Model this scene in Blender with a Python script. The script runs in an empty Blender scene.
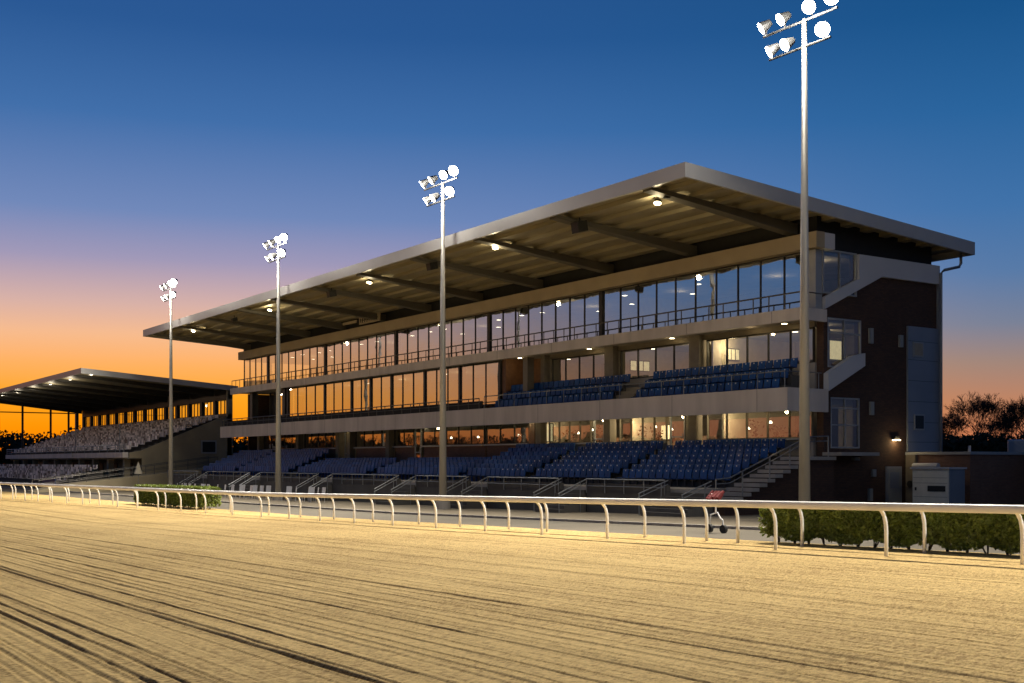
import bpy, math, random
from mathutils import Vector, Matrix, noise
random.seed(7)
R = random.random
rad = math.radians
ZO = 3.0                       # world height of the camera; scene heights below are given relative to it
# World axes: X runs along the racetrack and the grandstands, Y runs from the track towards the stands.
sc = bpy.context.scene
col = sc.collection
ORG = {}

# ------------------------------------------------------------------ materials
def lin(c):
    return tuple(((v/255)/12.92 if v/255 <= .04045 else ((v/255+.055)/1.055)**2.4) for v in c)

def mat(name, color, rough=.7, metal=0, noise_amt=.12, scale=3.0, bump=0.0, bscale=40, emit=None, estr=0, spec=.5, streak=False, island=0):
    m = bpy.data.materials.new(name); m.use_nodes = True
    nt = m.node_tree; N = nt.nodes; L = nt.links
    p = N['Principled BSDF']
    p.inputs['Roughness'].default_value = rough; p.inputs['Metallic'].default_value = metal
    p.inputs['Specular IOR Level'].default_value = spec
    tc = N.new('ShaderNodeTexCoord')
    if noise_amt:
        nz = N.new('ShaderNodeTexNoise'); nz.inputs['Scale'].default_value = scale; nz.inputs['Detail'].default_value = 5
        mp = N.new('ShaderNodeMapping')
        if streak: mp.inputs['Scale'].default_value = (1, 1, .15)
        L.new(tc.outputs['Object'], mp.inputs[0]); L.new(mp.outputs[0], nz.inputs['Vector'])
        mr = N.new('ShaderNodeMapRange'); mr.inputs[1].default_value = .3; mr.inputs[2].default_value = .7
        mr.inputs[3].default_value = 1-noise_amt; mr.inputs[4].default_value = 1+noise_amt
        L.new(nz.outputs[0], mr.inputs[0])
        val = mr.outputs[0]
        if island:
            g = N.new('ShaderNodeNewGeometry'); m2 = N.new('ShaderNodeMapRange')
            m2.inputs[3].default_value = 1-island; m2.inputs[4].default_value = 1+island
            L.new(g.outputs['Random Per Island'], m2.inputs[0])
            mm = N.new('ShaderNodeMath'); mm.operation = 'MULTIPLY'
            L.new(val, mm.inputs[0]); L.new(m2.outputs[0], mm.inputs[1]); val = mm.outputs[0]
        vm = N.new('ShaderNodeVectorMath'); vm.operation = 'SCALE'
        vm.inputs[0].default_value = color
        L.new(val, vm.inputs['Scale']); L.new(vm.outputs[0], p.inputs['Base Color'])
    else:
        p.inputs['Base Color'].default_value = (*color, 1)
    if bump:
        n2 = N.new('ShaderNodeTexNoise'); n2.inputs['Scale'].default_value = bscale; n2.inputs['Detail'].default_value = 4
        L.new(tc.outputs['Object'], n2.inputs['Vector'])
        b = N.new('ShaderNodeBump'); b.inputs['Strength'].default_value = bump; b.inputs['Distance'].default_value = .02
        L.new(n2.outputs[0], b.inputs['Height']); L.new(b.outputs[0], p.inputs['Normal'])
    if emit:
        p.inputs['Emission Color'].default_value = (*emit, 1); p.inputs['Emission Strength'].default_value = estr
    return m

def brick_mat(name, c1, c2, mortar):
    m = bpy.data.materials.new(name); m.use_nodes = True
    nt = m.node_tree; N = nt.nodes; L = nt.links; p = N['Principled BSDF']; p.inputs['Roughness'].default_value = .9
    tc = N.new('ShaderNodeTexCoord'); sx = N.new('ShaderNodeSeparateXYZ'); L.new(tc.outputs['Object'], sx.inputs[0])
    ad = N.new('ShaderNodeMath'); ad.operation = 'ADD'; L.new(sx.outputs[0], ad.inputs[0]); L.new(sx.outputs[1], ad.inputs[1])
    cx = N.new('ShaderNodeCombineXYZ'); L.new(ad.outputs[0], cx.inputs[0]); L.new(sx.outputs[2], cx.inputs[1])
    b = N.new('ShaderNodeTexBrick'); L.new(cx.outputs[0], b.inputs['Vector'])
    b.inputs['Color1'].default_value = (*c1, 1); b.inputs['Color2'].default_value = (*c2, 1); b.inputs['Mortar'].default_value = (*mortar, 1)
    b.inputs['Scale'].default_value = 1; b.inputs['Mortar Size'].default_value = .008
    b.inputs['Brick Width'].default_value = .24; b.inputs['Row Height'].default_value = .08
    nz = N.new('ShaderNodeTexNoise'); nz.inputs['Scale'].default_value = .7; nz.inputs['Detail'].default_value = 4
    L.new(tc.outputs['Object'], nz.inputs['Vector'])
    mr = N.new('ShaderNodeMapRange'); mr.inputs[3].default_value = .75; mr.inputs[4].default_value = 1.25; L.new(nz.outputs[0], mr.inputs[0])
    vm = N.new('ShaderNodeVectorMath'); vm.operation = 'SCALE'; L.new(b.outputs['Color'], vm.inputs[0]); L.new(mr.outputs[0], vm.inputs['Scale'])
    L.new(vm.outputs[0], p.inputs['Base Color'])
    return m

def glass_mat(name, base, fmul, tint=(.86, .9, .88)):
    m = bpy.data.materials.new(name); m.use_nodes = True
    nt = m.node_tree; N = nt.nodes; L = nt.links
    N.remove(N['Principled BSDF']); out = N['Material Output']
    t = N.new('ShaderNodeBsdfTransparent'); t.inputs[0].default_value = (*tint, 1)
    g = N.new('ShaderNodeBsdfGlossy'); g.inputs['Roughness'].default_value = .02; g.inputs[0].default_value = (.95, .95, .97, 1)
    f = N.new('ShaderNodeFresnel'); f.inputs[0].default_value = 1.5
    ma = N.new('ShaderNodeMath'); ma.operation = 'MULTIPLY_ADD'; ma.inputs[1].default_value = fmul; ma.inputs[2].default_value = base; ma.use_clamp = True
    L.new(f.outputs[0], ma.inputs[0])
    # faint waviness of float glass so that neighbouring panes mirror slightly different bits of the sky
    tc = N.new('ShaderNodeTexCoord'); nz = N.new('ShaderNodeTexNoise'); nz.inputs['Scale'].default_value = .8
    L.new(tc.outputs['Object'], nz.inputs['Vector'])
    b = N.new('ShaderNodeBump'); b.inputs['Strength'].default_value = .25; b.inputs['Distance'].default_value = .02
    L.new(nz.outputs[0], b.inputs['Height']); L.new(b.outputs[0], g.inputs['Normal'])
    mx = N.new('ShaderNodeMixShader'); L.new(ma.outputs[0], mx.inputs[0]); L.new(t.outputs[0], mx.inputs[1]); L.new(g.outputs[0], mx.inputs[2])
    L.new(mx.outputs[0], out.inputs[0])
    return m

M = {}
M['concrete'] = mat('concrete', (.33, .30, .27), .8, noise_amt=.12, scale=1.2, bump=.15, bscale=25, streak=True)
M['fascia'] = mat('fascia_panels', (.52, .465, .42), .6, noise_amt=.13, scale=1.4, streak=True)
M['band'] = mat('tan_render', (.36, .29, .19), .8, noise_amt=.08, scale=.8)
M['dark_wall'] = mat('dark_cladding', (.012, .012, .013), .8, noise_amt=.2)
M['pave'] = mat('pale_paving', (.19, .155, .105), .9, noise_amt=.15, scale=.8, bump=.2, bscale=30)
def per_object(m, lo, hi):      # small differences of fading from one seat to the next
    nt = m.node_tree; N = nt.nodes; L = nt.links; p = N['Principled BSDF']
    src = p.inputs['Base Color'].links[0].from_socket
    oi = N.new('ShaderNodeObjectInfo'); mr = N.new('ShaderNodeMapRange'); mr.inputs[3].default_value = lo; mr.inputs[4].default_value = hi
    L.new(oi.outputs['Random'], mr.inputs[0])
    v = N.new('ShaderNodeVectorMath'); v.operation = 'SCALE'; L.new(src, v.inputs[0]); L.new(mr.outputs[0], v.inputs['Scale']); L.new(v.outputs[0], p.inputs['Base Color'])
def paver(m, w, h, dark):
    nt = m.node_tree; N = nt.nodes; L = nt.links; p = N['Principled BSDF']
    src = p.inputs['Base Color'].links[0].from_socket
    tc = N.new('ShaderNodeTexCoord'); b = N.new('ShaderNodeTexBrick'); L.new(tc.outputs['Object'], b.inputs['Vector'])
    b.inputs['Color1'].default_value = (1, 1, 1, 1); b.inputs['Color2'].default_value = (.88, .88, .88, 1); b.inputs['Mortar'].default_value = (dark, dark, dark, 1)
    b.inputs['Scale'].default_value = 1; b.inputs['Mortar Size'].default_value = .02; b.inputs['Brick Width'].default_value = w; b.inputs['Row Height'].default_value = h
    v = N.new('ShaderNodeVectorMath'); v.operation = 'MULTIPLY'; L.new(src, v.inputs[0]); L.new(b.outputs['Color'], v.inputs[1]); L.new(v.outputs[0], p.inputs['Base Color'])
paver(M['pave'], 2.4, 1.2, .45)
M['asphalt'] = mat('asphalt', (.105, .088, .062), .9, noise_amt=.15, scale=.6, bump=.3, bscale=60)
M['grey_wall'] = mat('grey_block', (.085, .078, .070), .85, noise_amt=.2, scale=.9, bump=.2, bscale=30, streak=True)
M['soffit'] = mat('soffit_deck', (.25, .215, .14), .6, noise_amt=.08, scale=.5)
M['beam'] = mat('steel_beam_paint', (.11, .10, .08), .6, noise_amt=.08, scale=.5)
M['roof_metal'] = mat('roof_edge_metal', (.42, .41, .40), .45, .15, noise_amt=.06, scale=.5)
M['zinc'] = mat('grey_metal_panel', (.22, .25, .30), .5, .2, noise_amt=.06, scale=.7)
M['white_panel'] = mat('white_cladding', (.50, .50, .52), .6, noise_amt=.05, scale=.5)
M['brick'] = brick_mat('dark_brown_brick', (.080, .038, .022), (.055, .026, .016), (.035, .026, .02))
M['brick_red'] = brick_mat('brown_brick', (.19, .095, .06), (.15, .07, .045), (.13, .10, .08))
M['tan_wall'] = mat('tan_block', (.30, .25, .16), .85, noise_amt=.12, scale=.7, bump=.1)
M['frame'] = mat('dark_frame', (.03, .028, .026), .5, .3, noise_amt=.1)
M['light_frame'] = mat('light_frame', (.32, .33, .34), .5, .3, noise_amt=.05)
M['column'] = mat('column_paint', (.16, .135, .10), .7, noise_amt=.1)
M['rail_white'] = mat('white_rail_plastic', (.88, .865, .83), .4, noise_amt=.08, scale=1.3, spec=.4, streak=True)
M['rail_steel'] = mat('galvanised_rail', (.23, .24, .25), .4, .6, noise_amt=.1)
M['rail_dark'] = mat('dark_rail', (.12, .11, .10), .5, .5, noise_amt=.1)
M['pole'] = mat('galvanised_pole', (.40, .38, .34), .5, .35, noise_amt=.12, scale=3, streak=True)
M['fixture'] = mat('fixture_grey', (.07, .07, .07), .5, .5, noise_amt=.05)
M['lamp'] = mat('flood_lens', (.9, .9, .9), .3, noise_amt=0, emit=(1, .96, .86), estr=60)
M['down'] = mat('downlight_lens', (.9, .9, .9), .3, noise_amt=0, emit=(1, .80, .42), estr=16)
M['cool'] = mat('room_light_lens', (.9, .9, .9), .3, noise_amt=0, emit=(1, .86, .60), estr=7)
M['lit_panel'] = mat('glow_board_face', (.6, .55, .4), .5, noise_amt=.3, scale=4, emit=(1, .80, .42), estr=.55)  # emission that makes the added boards glow like bright panes
M['black'] = mat('black_housing', (.01, .01, .01), .5, noise_amt=0)
M['room_wall'] = mat('room_wall', (.34, .29, .22), .8, noise_amt=.1)
M['room_dark'] = mat('room_wall_dark', (.10, .085, .07), .8, noise_amt=.2)
M['carpet'] = mat('room_floor', (.08, .06, .05), .9, noise_amt=.1)
M['wood'] = mat('brown_timber', (.16, .075, .035), .6, noise_amt=.2, scale=4)
M['blue'] = mat('blue_seat_plastic', (.006, .053, .185), .5, noise_amt=.14, scale=3, spec=.25)
M['blue_mass'] = mat('blue_seat_rows_plastic', (.007, .058, .20), .5, noise_amt=.10, scale=6, island=.3, spec=.25)
M['plate'] = mat('seat_number_plate', (.55, .55, .52), .5, noise_amt=0)
M['grey_seats'] = mat('pale_seat_plastic', (.58, .52, .48), .5, noise_amt=.1, island=.95)
M['chair'] = mat('white_chair_plastic', (.55, .54, .55), .4, noise_amt=.05)
M['door'] = mat('grey_door', (.26, .27, .26), .6, noise_amt=.06)
M['cabin'] = mat('cream_cabin_panel', (.74, .70, .60), .5, noise_amt=.06)
M['red'] = mat('red_fabric', (.15, .012, .014), .8, noise_amt=.2, scale=14)
M['bark'] = mat('bark', (.05, .038, .03), .95, noise_amt=.2)
M['leaf'] = mat('hedge_leaf', (.17, .21, .035), .6, noise_amt=.3, scale=3, island=.5)
M['stem'] = mat('hedge_stem', (.06, .045, .03), .9, noise_amt=.2)
def translucent(m, c, fac):
    nt = m.node_tree; N = nt.nodes; L = nt.links; p = N['Principled BSDF']; out = N['Material Output']
    t = N.new('ShaderNodeBsdfTranslucent'); t.inputs[0].default_value = (*c, 1)
    mx = N.new('ShaderNodeMixShader'); mx.inputs[0].default_value = fac
    L.new(p.outputs[0], mx.inputs[1]); L.new(t.outputs[0], mx.inputs[2]); L.new(mx.outputs[0], out.inputs[0])
translucent(M['leaf'], (.20, .28, .03), .22)
M['dark_leaf'] = mat('woodland_leaf', (.02, .025, .012), .9, noise_amt=.3, island=.4)
M['truck'] = mat('white_truck_paint', (.6, .6, .6), .4, noise_amt=.04)
M['canvas'] = mat('cream_canvas', (.35, .31, .24), .9, noise_amt=.08)
M['tyre'] = mat('rubber', (.02, .02, .02), .8, noise_amt=.1)
M['glass_mirror'] = glass_mat('reflective_glass', .52, 1.6)
M['glass'] = glass_mat('clear_glass', .10, 1.3)
M['glass_low'] = glass_mat('shopfront_glass', .24, 1.7)

per_object(M['blue'], .72, 1.3)
# sand of the track
def sand_mat():
    m = bpy.data.materials.new('harrowed_sand'); m.use_nodes = True
    nt = m.node_tree; N = nt.nodes; L = nt.links; p = N['Principled BSDF']
    p.inputs['Roughness'].default_value = .95; p.inputs['Specular IOR Level'].default_value = .15
    tc = N.new('ShaderNodeTexCoord')
    def nz(scale, detail, vec=None, rough=.6):
        n = N.new('ShaderNodeTexNoise'); n.inputs['Scale'].default_value = scale; n.inputs['Detail'].default_value = detail; n.inputs['Roughness'].default_value = rough
        L.new(vec or tc.outputs['Object'], n.inputs['Vector']); return n.outputs[0]
    mp = N.new('ShaderNodeMapping'); mp.inputs['Scale'].default_value = (.06, 1.6, 1); L.new(tc.outputs['Object'], mp.inputs[0])
    big = nz(1.0, 4, mp.outputs[0]); fmp = N.new('ShaderNodeMapping'); fmp.inputs['Scale'].default_value = (1, .38, 1); L.new(tc.outputs['Object'], fmp.inputs[0]); fine = nz(23, 5, fmp.outputs[0], rough=.8); patch = nz(.25, 3)
    r = N.new('ShaderNodeValToRGB'); r.color_ramp.elements[0].position = .39; r.color_ramp.elements[1].position = .58
    r.color_ramp.elements[0].color = (.215, .125, .038, 1); r.color_ramp.elements[1].color = (.68, .485, .205, 1)
    s1 = N.new('ShaderNodeMath'); s1.operation = 'MULTIPLY_ADD'; s1.inputs[1].default_value = .80; L.new(fine, s1.inputs[0])
    s2 = N.new('ShaderNodeMath'); s2.operation = 'MULTIPLY_ADD'; s2.inputs[1].default_value = .10; L.new(big, s2.inputs[0])
    s3 = N.new('ShaderNodeMath'); s3.operation = 'MULTIPLY'; s3.inputs[1].default_value = .16; L.new(patch, s3.inputs[0])
    L.new(s3.outputs[0], s2.inputs[2]); L.new(s2.outputs[0], s1.inputs[2]); L.new(s1.outputs[0], r.inputs[0])
    L.new(r.outputs[0], p.inputs['Base Color'])
    mq = N.new('ShaderNodeMapping'); mq.inputs['Scale'].default_value = (1, .6, 1); L.new(tc.outputs['Object'], mq.inputs[0])
    b1 = N.new('ShaderNodeBump'); b1.inputs['Strength'].default_value = 1.0; b1.inputs['Distance'].default_value = .035
    L.new(nz(21, 7, mq.outputs[0], rough=.8), b1.inputs['Height'])
    L.new(b1.outputs[0], p.inputs['Normal'])
    return m
M['sand'] = sand_mat()

# ------------------------------------------------------------------ mesh builder
class MB:
    def __init__(s): s.v = []; s.f = []; s.smooth = False
    def quad(s, *pts):
        n = len(s.v); s.v += [tuple(p) for p in pts]; s.f.append(tuple(range(n, n+len(pts)))); return s
    def box(s, x0, x1, y0, y1, z0, z1):
        n = len(s.v)
        s.v += [(x0,y0,z0),(x1,y0,z0),(x1,y1,z0),(x0,y1,z0),(x0,y0,z1),(x1,y0,z1),(x1,y1,z1),(x0,y1,z1)]
        s.f += [(n,n+3,n+2,n+1),(n+4,n+5,n+6,n+7),(n,n+1,n+5,n+4),(n+1,n+2,n+6,n+5),(n+2,n+3,n+7,n+6),(n+3,n,n+4,n+7)]
        return s
    def prism(s, pts, axis, c0, c1):
        """extrude a 2-D outline: axis 'x' -> pts are (y,z); 'y' -> (x,z); 'z' -> (x,y)"""
        n = len(s.v); k = len(pts)
        for c in (c0, c1):
            for p in pts:
                s.v.append({'x': (c, p[0], p[1]), 'y': (p[0], c, p[1]), 'z': (p[0], p[1], c)}[axis])
        s.f.append(tuple(range(n, n+k))); s.f.append(tuple(range(n+2*k-1, n+k-1, -1)))
        for i in range(k):
            j = (i+1) % k; s.f.append((n+i, n+k+i, n+k+j, n+j))
        return s
    def tube(s, path, r, seg=8, r2=None):
        path = [Vector(p) for p in path]; k = len(path); base = len(s.v)
        for i, p in enumerate(path):
            d = (path[min(i+1, k-1)] - path[max(i-1, 0)]).normalized()
            up = Vector((0, 0, 1)) if abs(d.z) < .9 else Vector((1, 0, 0))
            u = d.cross(up).normalized(); w = d.cross(u)
            rr = r if r2 is None else r + (r2-r)*i/(k-1)
            for j in range(seg):
                t = 2*math.pi*j/seg; s.v.append(tuple(p + u*math.cos(t)*rr + w*math.sin(t)*rr))
        for i in range(k-1):
            for j in range(seg):
                a = base+i*seg+j; b = base+i*seg+(j+1) % seg
                s.f.append((a, b, b+seg, a+seg))
        s.f.append(tuple(base+j for j in range(seg-1, -1, -1))); s.f.append(tuple(base+(k-1)*seg+j for j in range(seg)))
        return s
    def disc(s, c, nrm, r, th=.03, seg=14):
        c = Vector(c); nrm = Vector(nrm).normalized()
        return s.tube([c, c+nrm*th], r, seg)
    def build(s, name, m, parent=None, smooth=False, local=False, bevel=0):
        me = bpy.data.meshes.new(name)
        zo = 0 if local else ZO
        if parent is not None: o0 = Vector((0, 0, 0)) if local else ORG.get(parent.name, Vector((0, 0, 0)))
        elif local: o0 = Vector((0, 0, 0))
        else:
            xs = [v[0] for v in s.v]; ys = [v[1] for v in s.v]; zs = [v[2] for v in s.v]
            o0 = Vector(((min(xs)+max(xs))/2, (min(ys)+max(ys))/2, min(zs)+zo))
        me.from_pydata([(x-o0.x, y-o0.y, z+zo-o0.z) for x, y, z in s.v], [], s.f); me.update()
        me.materials.append(M[m])
        if smooth: me.polygons.foreach_set('use_smooth', [True]*len(me.polygons))
        o = bpy.data.objects.new(name, me); col.objects.link(o)
        if parent is not None: o.parent = parent
        else: o.location = o0
        ORG[o.name] = o0
        if bevel:
            b = o.modifiers.new('bevel', 'BEVEL'); b.width = bevel; b.segments = 2; b.limit_method = 'ANGLE'
        return o

def tag(o, label=None, cat=None, group=None, kind=None):
    if label: o['label'] = label
    if cat: o['category'] = cat
    if group: o['group'] = group
    if kind: o['kind'] = kind
    return o

def thing(name, loc, label, cat, group=None, local=False):
    o = bpy.data.objects.new(name, None); col.objects.link(o); o.empty_display_size = .3
    p = Vector(loc) + Vector((0, 0, ZO)); o.location = p
    ORG[o.name] = Vector((0, 0, 0)) if local else p
    return tag(o, label, cat, group)

def kids(o): return list(o.children)
def dup(root, loc, rz=None, label=None, scale=None):
    r = root.copy(); col.objects.link(r); r.location = (loc[0], loc[1], loc[2]+ZO)
    if rz is not None: r.rotation_euler = (0, 0, rz)
    if scale: r.scale = scale
    if label: r['label'] = label
    for ch in kids(root):
        c = ch.copy(); col.objects.link(c); c.parent = r
        for g in kids(ch):
            d = g.copy(); col.objects.link(d); d.parent = c
    return r

NUM = 'zero first second third fourth fifth sixth seventh eighth ninth tenth eleventh twelfth thirteenth fourteenth fifteenth sixteenth seventeenth eighteenth nineteenth twentieth'.split()
TENS = {2: 'twenty', 3: 'thirty', 4: 'forty', 5: 'fifty', 6: 'sixty'}
TENTH = {2: 'twentieth', 3: 'thirtieth', 4: 'fortieth', 5: 'fiftieth', 6: 'sixtieth'}
def nth(n):
    if n <= 20: return NUM[n]
    t, u = divmod(n, 10)
    return TENTH[t] if u == 0 else TENS[t] + '-' + NUM[u]

def lamp(name, kind, loc, power, color, radius=.1, direction=None, cone=None, blend=.6, parent=None):
    l = bpy.data.lights.new(name, kind); l.energy = power; l.color = color
    l.shadow_soft_size = radius
    if kind == 'SPOT': l.spot_size = cone; l.spot_blend = blend
    o = bpy.data.objects.new(name, l); col.objects.link(o)
    p = Vector(loc) + Vector((0, 0, ZO))
    if direction is not None: o.rotation_euler = Vector(direction).to_track_quat('-Z', 'Y').to_euler()
    if parent is not None:
        o.parent = parent; p = p - ORG[parent.name]
    o.location = p
    return o

# ------------------------------------------------------------------ ground
GP = [(-900, -3.02), (-150, -2.98), (-94.5, -2.80), (-50.7, -2.555), (-12.8, -1.975), (30, -1.45), (80, -1.3), (600, -1.3)]
def g(a):
    for (a0, z0), (a1, z1) in zip(GP, GP[1:]):
        if a <= a1: return z0 + (z1-z0)*(a-a0)/(a1-a0)
    return GP[-1][1]

def strip(bs_of, az, name, m, dz, kind='structure', th=None):
    mb = MB(); rows = []
    for a in az:
        b0, b1 = bs_of(a); rows.append((a, b0, b1))
    for (a, b0, b1), (c, d0, d1) in zip(rows, rows[1:]):
        mb.quad((a, b0, g(a)+dz), (c, d0, g(c)+dz), (c, d1, g(c)+dz), (a, b1, g(a)+dz))
    o = mb.build(name, m); o['kind'] = kind
    return o

A_SEG = [-900, -500, -300, -200, -150, -120, -94.5, -80, -65, -50.7, -40, -30, -20, -12.8, -5, 5, 15, 30, 55, 80, 200, 600]
M['soil'] = mat('dull_grass_field', (.045, .05, .025), .95, noise_amt=.3, scale=.3)
strip(lambda a: (-600, 900), A_SEG, 'ground', 'soil', -.07)
strip(lambda a: (27.6, 70), [x for x in A_SEG if -300 <= x <= 80], 'forecourt_pavement', 'pave', .0)
strip(lambda a: (23.1, 27.6), [x for x in A_SEG if -300 <= x <= 80], 'service_road', 'asphalt', -.004)
kb = MB()
for a0, a1 in zip(A_SEG, A_SEG[1:]):
    if a0 < -300 or a1 > 80: continue
    kb.quad((a0,27.5,g(a0)+.09),(a1,27.5,g(a1)+.09),(a1,27.68,g(a1)+.09),(a0,27.68,g(a0)+.09))
    kb.quad((a0,27.5,g(a0)-.05),(a1,27.5,g(a1)-.05),(a1,27.5,g(a1)+.09),(a0,27.5,g(a0)+.09))
kb.build('kerb', 'concrete')['kind'] = 'structure'

# race track: real furrows left by the harrow
def track():
    rnd = random.Random(3)
    bs = []; b = -14.0
    while b < 23.2:
        bs.append(b); b += .022 if 1.0 < b < 12 else (.035 if 12 <= b < 20 else .12)
    groove = []
    x = -14
    while x < 21:
        w = rnd.uniform(.018, .030); d = rnd.choice([.008, .011, .014, .018, .022])
        if rnd.random() < .07: d = .028; w = .036
        groove.append((x, w, d)); x += rnd.uniform(.13, .30)
    def prof(b):
        h = .0016*math.sin(b*2*math.pi/.105) + .0012*math.sin(b*2*math.pi/.171+1)
        for c, w, d in groove:
            t = abs(b-c)
            if t < 4*w:
                h += -d*math.exp(-(t/w)**2) + d*.45*math.exp(-((t-1.9*w)/(w*.8))**2)
        return h
    P = [prof(b) * (1 if b < 20.2 else max(0, .3-(b-20.2)*.15)) for b in bs]
    az = []; a = 8.0
    while a > -260:
        az.append(a); a -= .35 if a > -30 else (1.0 if a > -70 else 6)
    me = bpy.data.meshes.new('dirt_track'); V = []; F = []
    nb = len(bs)
    for a in az:
        for b, p in zip(bs, P):
            w = noise.noise(Vector((a*.05, b*.35, 0)))
            n = noise.noise(Vector((a*1.3, b*6.0, 2))) * .010 if a > -40 else 0
            k = 1 + .55*noise.noise(Vector((a*.16, b*2.6, 5))) + (.45*noise.noise(Vector((a*1.7, b*7, 9))) if a > -45 else 0)
            V.append((a, b + .05*w, g(a)+.0+p*k + n + .01*w + ZO + (-.004 if b > 22.8 else .012)))
    for i in range(len(az)-1):
        for j in range(nb-1):
            q = i*nb+j; F.append((q, q+nb, q+nb+1, q+1))
    F = [tuple(reversed(f)) for f in F]
    me.from_pydata(V, [], F); me.update(); me.materials.append(M['sand'])
    me.polygons.foreach_set('use_smooth', [True]*len(me.polygons))
    me.validate()
    o = bpy.data.objects.new('dirt_track', me); col.objects.link(o); o['kind'] = 'structure'
    if me.polygons[0].normal.z < 0: me.flip_normals()
track()
strip(lambda a: (-60, -14), [x for x in A_SEG if -300 <= x <= 30], 'infield_grass', 'soil', -.02)

# ------------------------------------------------------------------ running rails
def rail_b(a):      # the inner line bends gently away beyond the first hedge
    return 20.6 if a > -50.7 else 20.6 - 2.9*((-50.7-a)/43.8)**1.0
def running_rail(off, a_start, a_end, step, top, name, label, thick, given=()):
    root = thing(name, (a_start, rail_b(a_start)+off, g(a_start)), label, 'railing', 'white running rails beside the dirt track')
    path = []
    a = a_start + 6
    while a > a_end:
        path.append(a); a -= 1.5 if a > -70 else 4
    w, h = thick
    mb = MB(); prev = None
    # rounded box section swept along the rail
    sec = []
    for i in range(12):
        t = 2*math.pi*i/12; c, s_ = math.cos(t), math.sin(t)
        sec.append((math.copysign(abs(c)**.45, c)*w/2, math.copysign(abs(s_)**.45, s_)*h/2))
    for a in path:
        n = len(mb.v)
        hh = top(a)
        for y, z in sec: mb.v.append((a, rail_b(a)+off-.22+y, g(a)+hh-h/2+z))
        if prev is not None:
            for j in range(12): mb.f.append((prev+j, prev+(j+1) % 12, n+(j+1) % 12, n+j))
        prev = n
    mb.build('top_rail', 'rail_white', root, smooth=True)
    a = a_start-1.2
    while a > max(a_end, -110) and not given:
        j_ = MB(); n0 = 0
        for da in (0, .16):
            for y, z in sec: j_.v.append((a+da, rail_b(a)+off-.22+y*1.06, g(a)+top(a)-h/2+z*1.05))
        for j in range(12): j_.f.append((j, (j+1) % 12, 12+(j+1) % 12, 12+j))
        j_.build('joint_sleeve', 'rail_white', root, smooth=True); a -= 6.28
    given = list(given)
    a = given.pop(0) if given else a_start; n = 0
    while a > a_end and n < 96:
        hh = top(a)-h
        b = rail_b(a)+off
        mb = MB()
        pts = [(a, b, g(a)-.1), (a, b, g(a)+hh*.55)]
        for i in range(1, 7):
            t = i/6*math.pi/2*.8
            pts.append((a, b-.2*(1-math.cos(t))/(1-math.cos(math.pi/2*.8)), g(a)+hh*.55+(hh*.45+.03)*math.sin(t)/math.sin(math.pi/2*.8)))
        mb.tube(pts, .042, 8)
        mb.build('post', 'rail_white', root, smooth=True)
        a = given.pop(0) if given else a-step; n += 1
    return root
BACK = [-11.0, -15.93, -19.42, -21.59, -22.74, -25.26, -30.01, -32.18, -35.29, -38.23, -41.97, -45.58, -49.05, -52.43]
def top1(a): return 1.15 if a > -50 else 1.15 + .10*min(1, (-50-a)/40)
running_rail(0, -9.66, -215, 3.14, top1, 'running_rail', 'white plastic running rail on curved posts, the one beside the sand', (.15, .165))
running_rail(1.3, -13.2, -150, 4.3, lambda a: top1(a)-.03, 'running_rail', 'second white rail close behind the front one, nearer the hedges', (.10, .13), BACK)

# ------------------------------------------------------------------ main grandstand
AR, AL = -37.0, -109.5          # right and left end of the building
def rz(b): return 12.5 - .06*(b-33.5)
GS = thing('grandstand', (-73, 43, -2.5), 'large three-storey grandstand with glass fronts, brick end wall and wide overhanging roof', 'grandstand')
P = lambda mb, name, m, par=GS, **k: mb.build(name, m, par, **k)

# roof
rf = MB()
n = [(33.5, rz(33.5)), (53.5, rz(53.5)), (53.5, rz(53.5)-.25), (33.5, rz(33.5)-.25)]
rf.prism(n, 'x', -110.8, -36.1)
roof = P(rf, 'roof', 'soffit')
fs = MB()
fs.prism([(33.38, rz(33.5)+.06), (33.52, rz(33.5)+.06), (33.52, rz(33.5)-.56), (33.38, rz(33.5)-.56)], 'x', -110.95, -35.95)
fs.prism([(33.521, rz(33.5)+.055), (53.6, rz(53.5)+.055), (53.6, rz(53.5)-.60), (33.521, rz(33.5)-.56)], 'x', -36.1+.003, -35.953)
fs.prism([(33.521, rz(33.5)+.055), (53.6, rz(53.5)+.055), (53.6, rz(53.5)-.60), (33.521, rz(33.5)-.56)], 'x', -110.95, -110.8-.003)
fs.prism([(53.503, rz(53.5)+.05), (53.62, rz(53.5)+.05), (53.62, rz(53.5)-.6), (53.503, rz(53.5)-.6)], 'x', -110.79, -36.11)
P(fs, 'roof_edge', 'roof_metal', roof)
pu = MB(); b = 34.6
while b < 53:
    pu.box(-110.7, -36.2, b, b+.55, rz(b)-.46, rz(b)-.26); b += 1.45
P(pu, 'purlin', 'soffit', roof)
for i in range(11):
    a = -38.6 - i*6.95
    w = .28
    P(MB().prism([(33.6, rz(33.6)-.47), (43.2, rz(43.2)-.47), (43.2, rz(43.2)-1.0), (33.6, rz(33.6)-.62)], 'x', a-w, a+w), 'roof_beam', 'beam')
P(MB().box(AL-.2, AR-.15, 42.9, 43.2, 10.85, rz(43)-.27), 'bulkhead', 'dark_wall')
P(MB().prism([(43.2, 10.2), (51.85, 10.12), (51.85, rz(51.85)-.27), (43.2, rz(43.2)-.27)], 'x', AR-.45, AR-.3), 'bulkhead', 'dark_wall')
P(MB().prism([(43.2, 10.2), (51.85, 10.12), (51.85, rz(51.85)-.27), (43.2, rz(43.2)-.27)], 'x', AL-.2, AL-.05), 'bulkhead', 'dark_wall')
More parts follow.
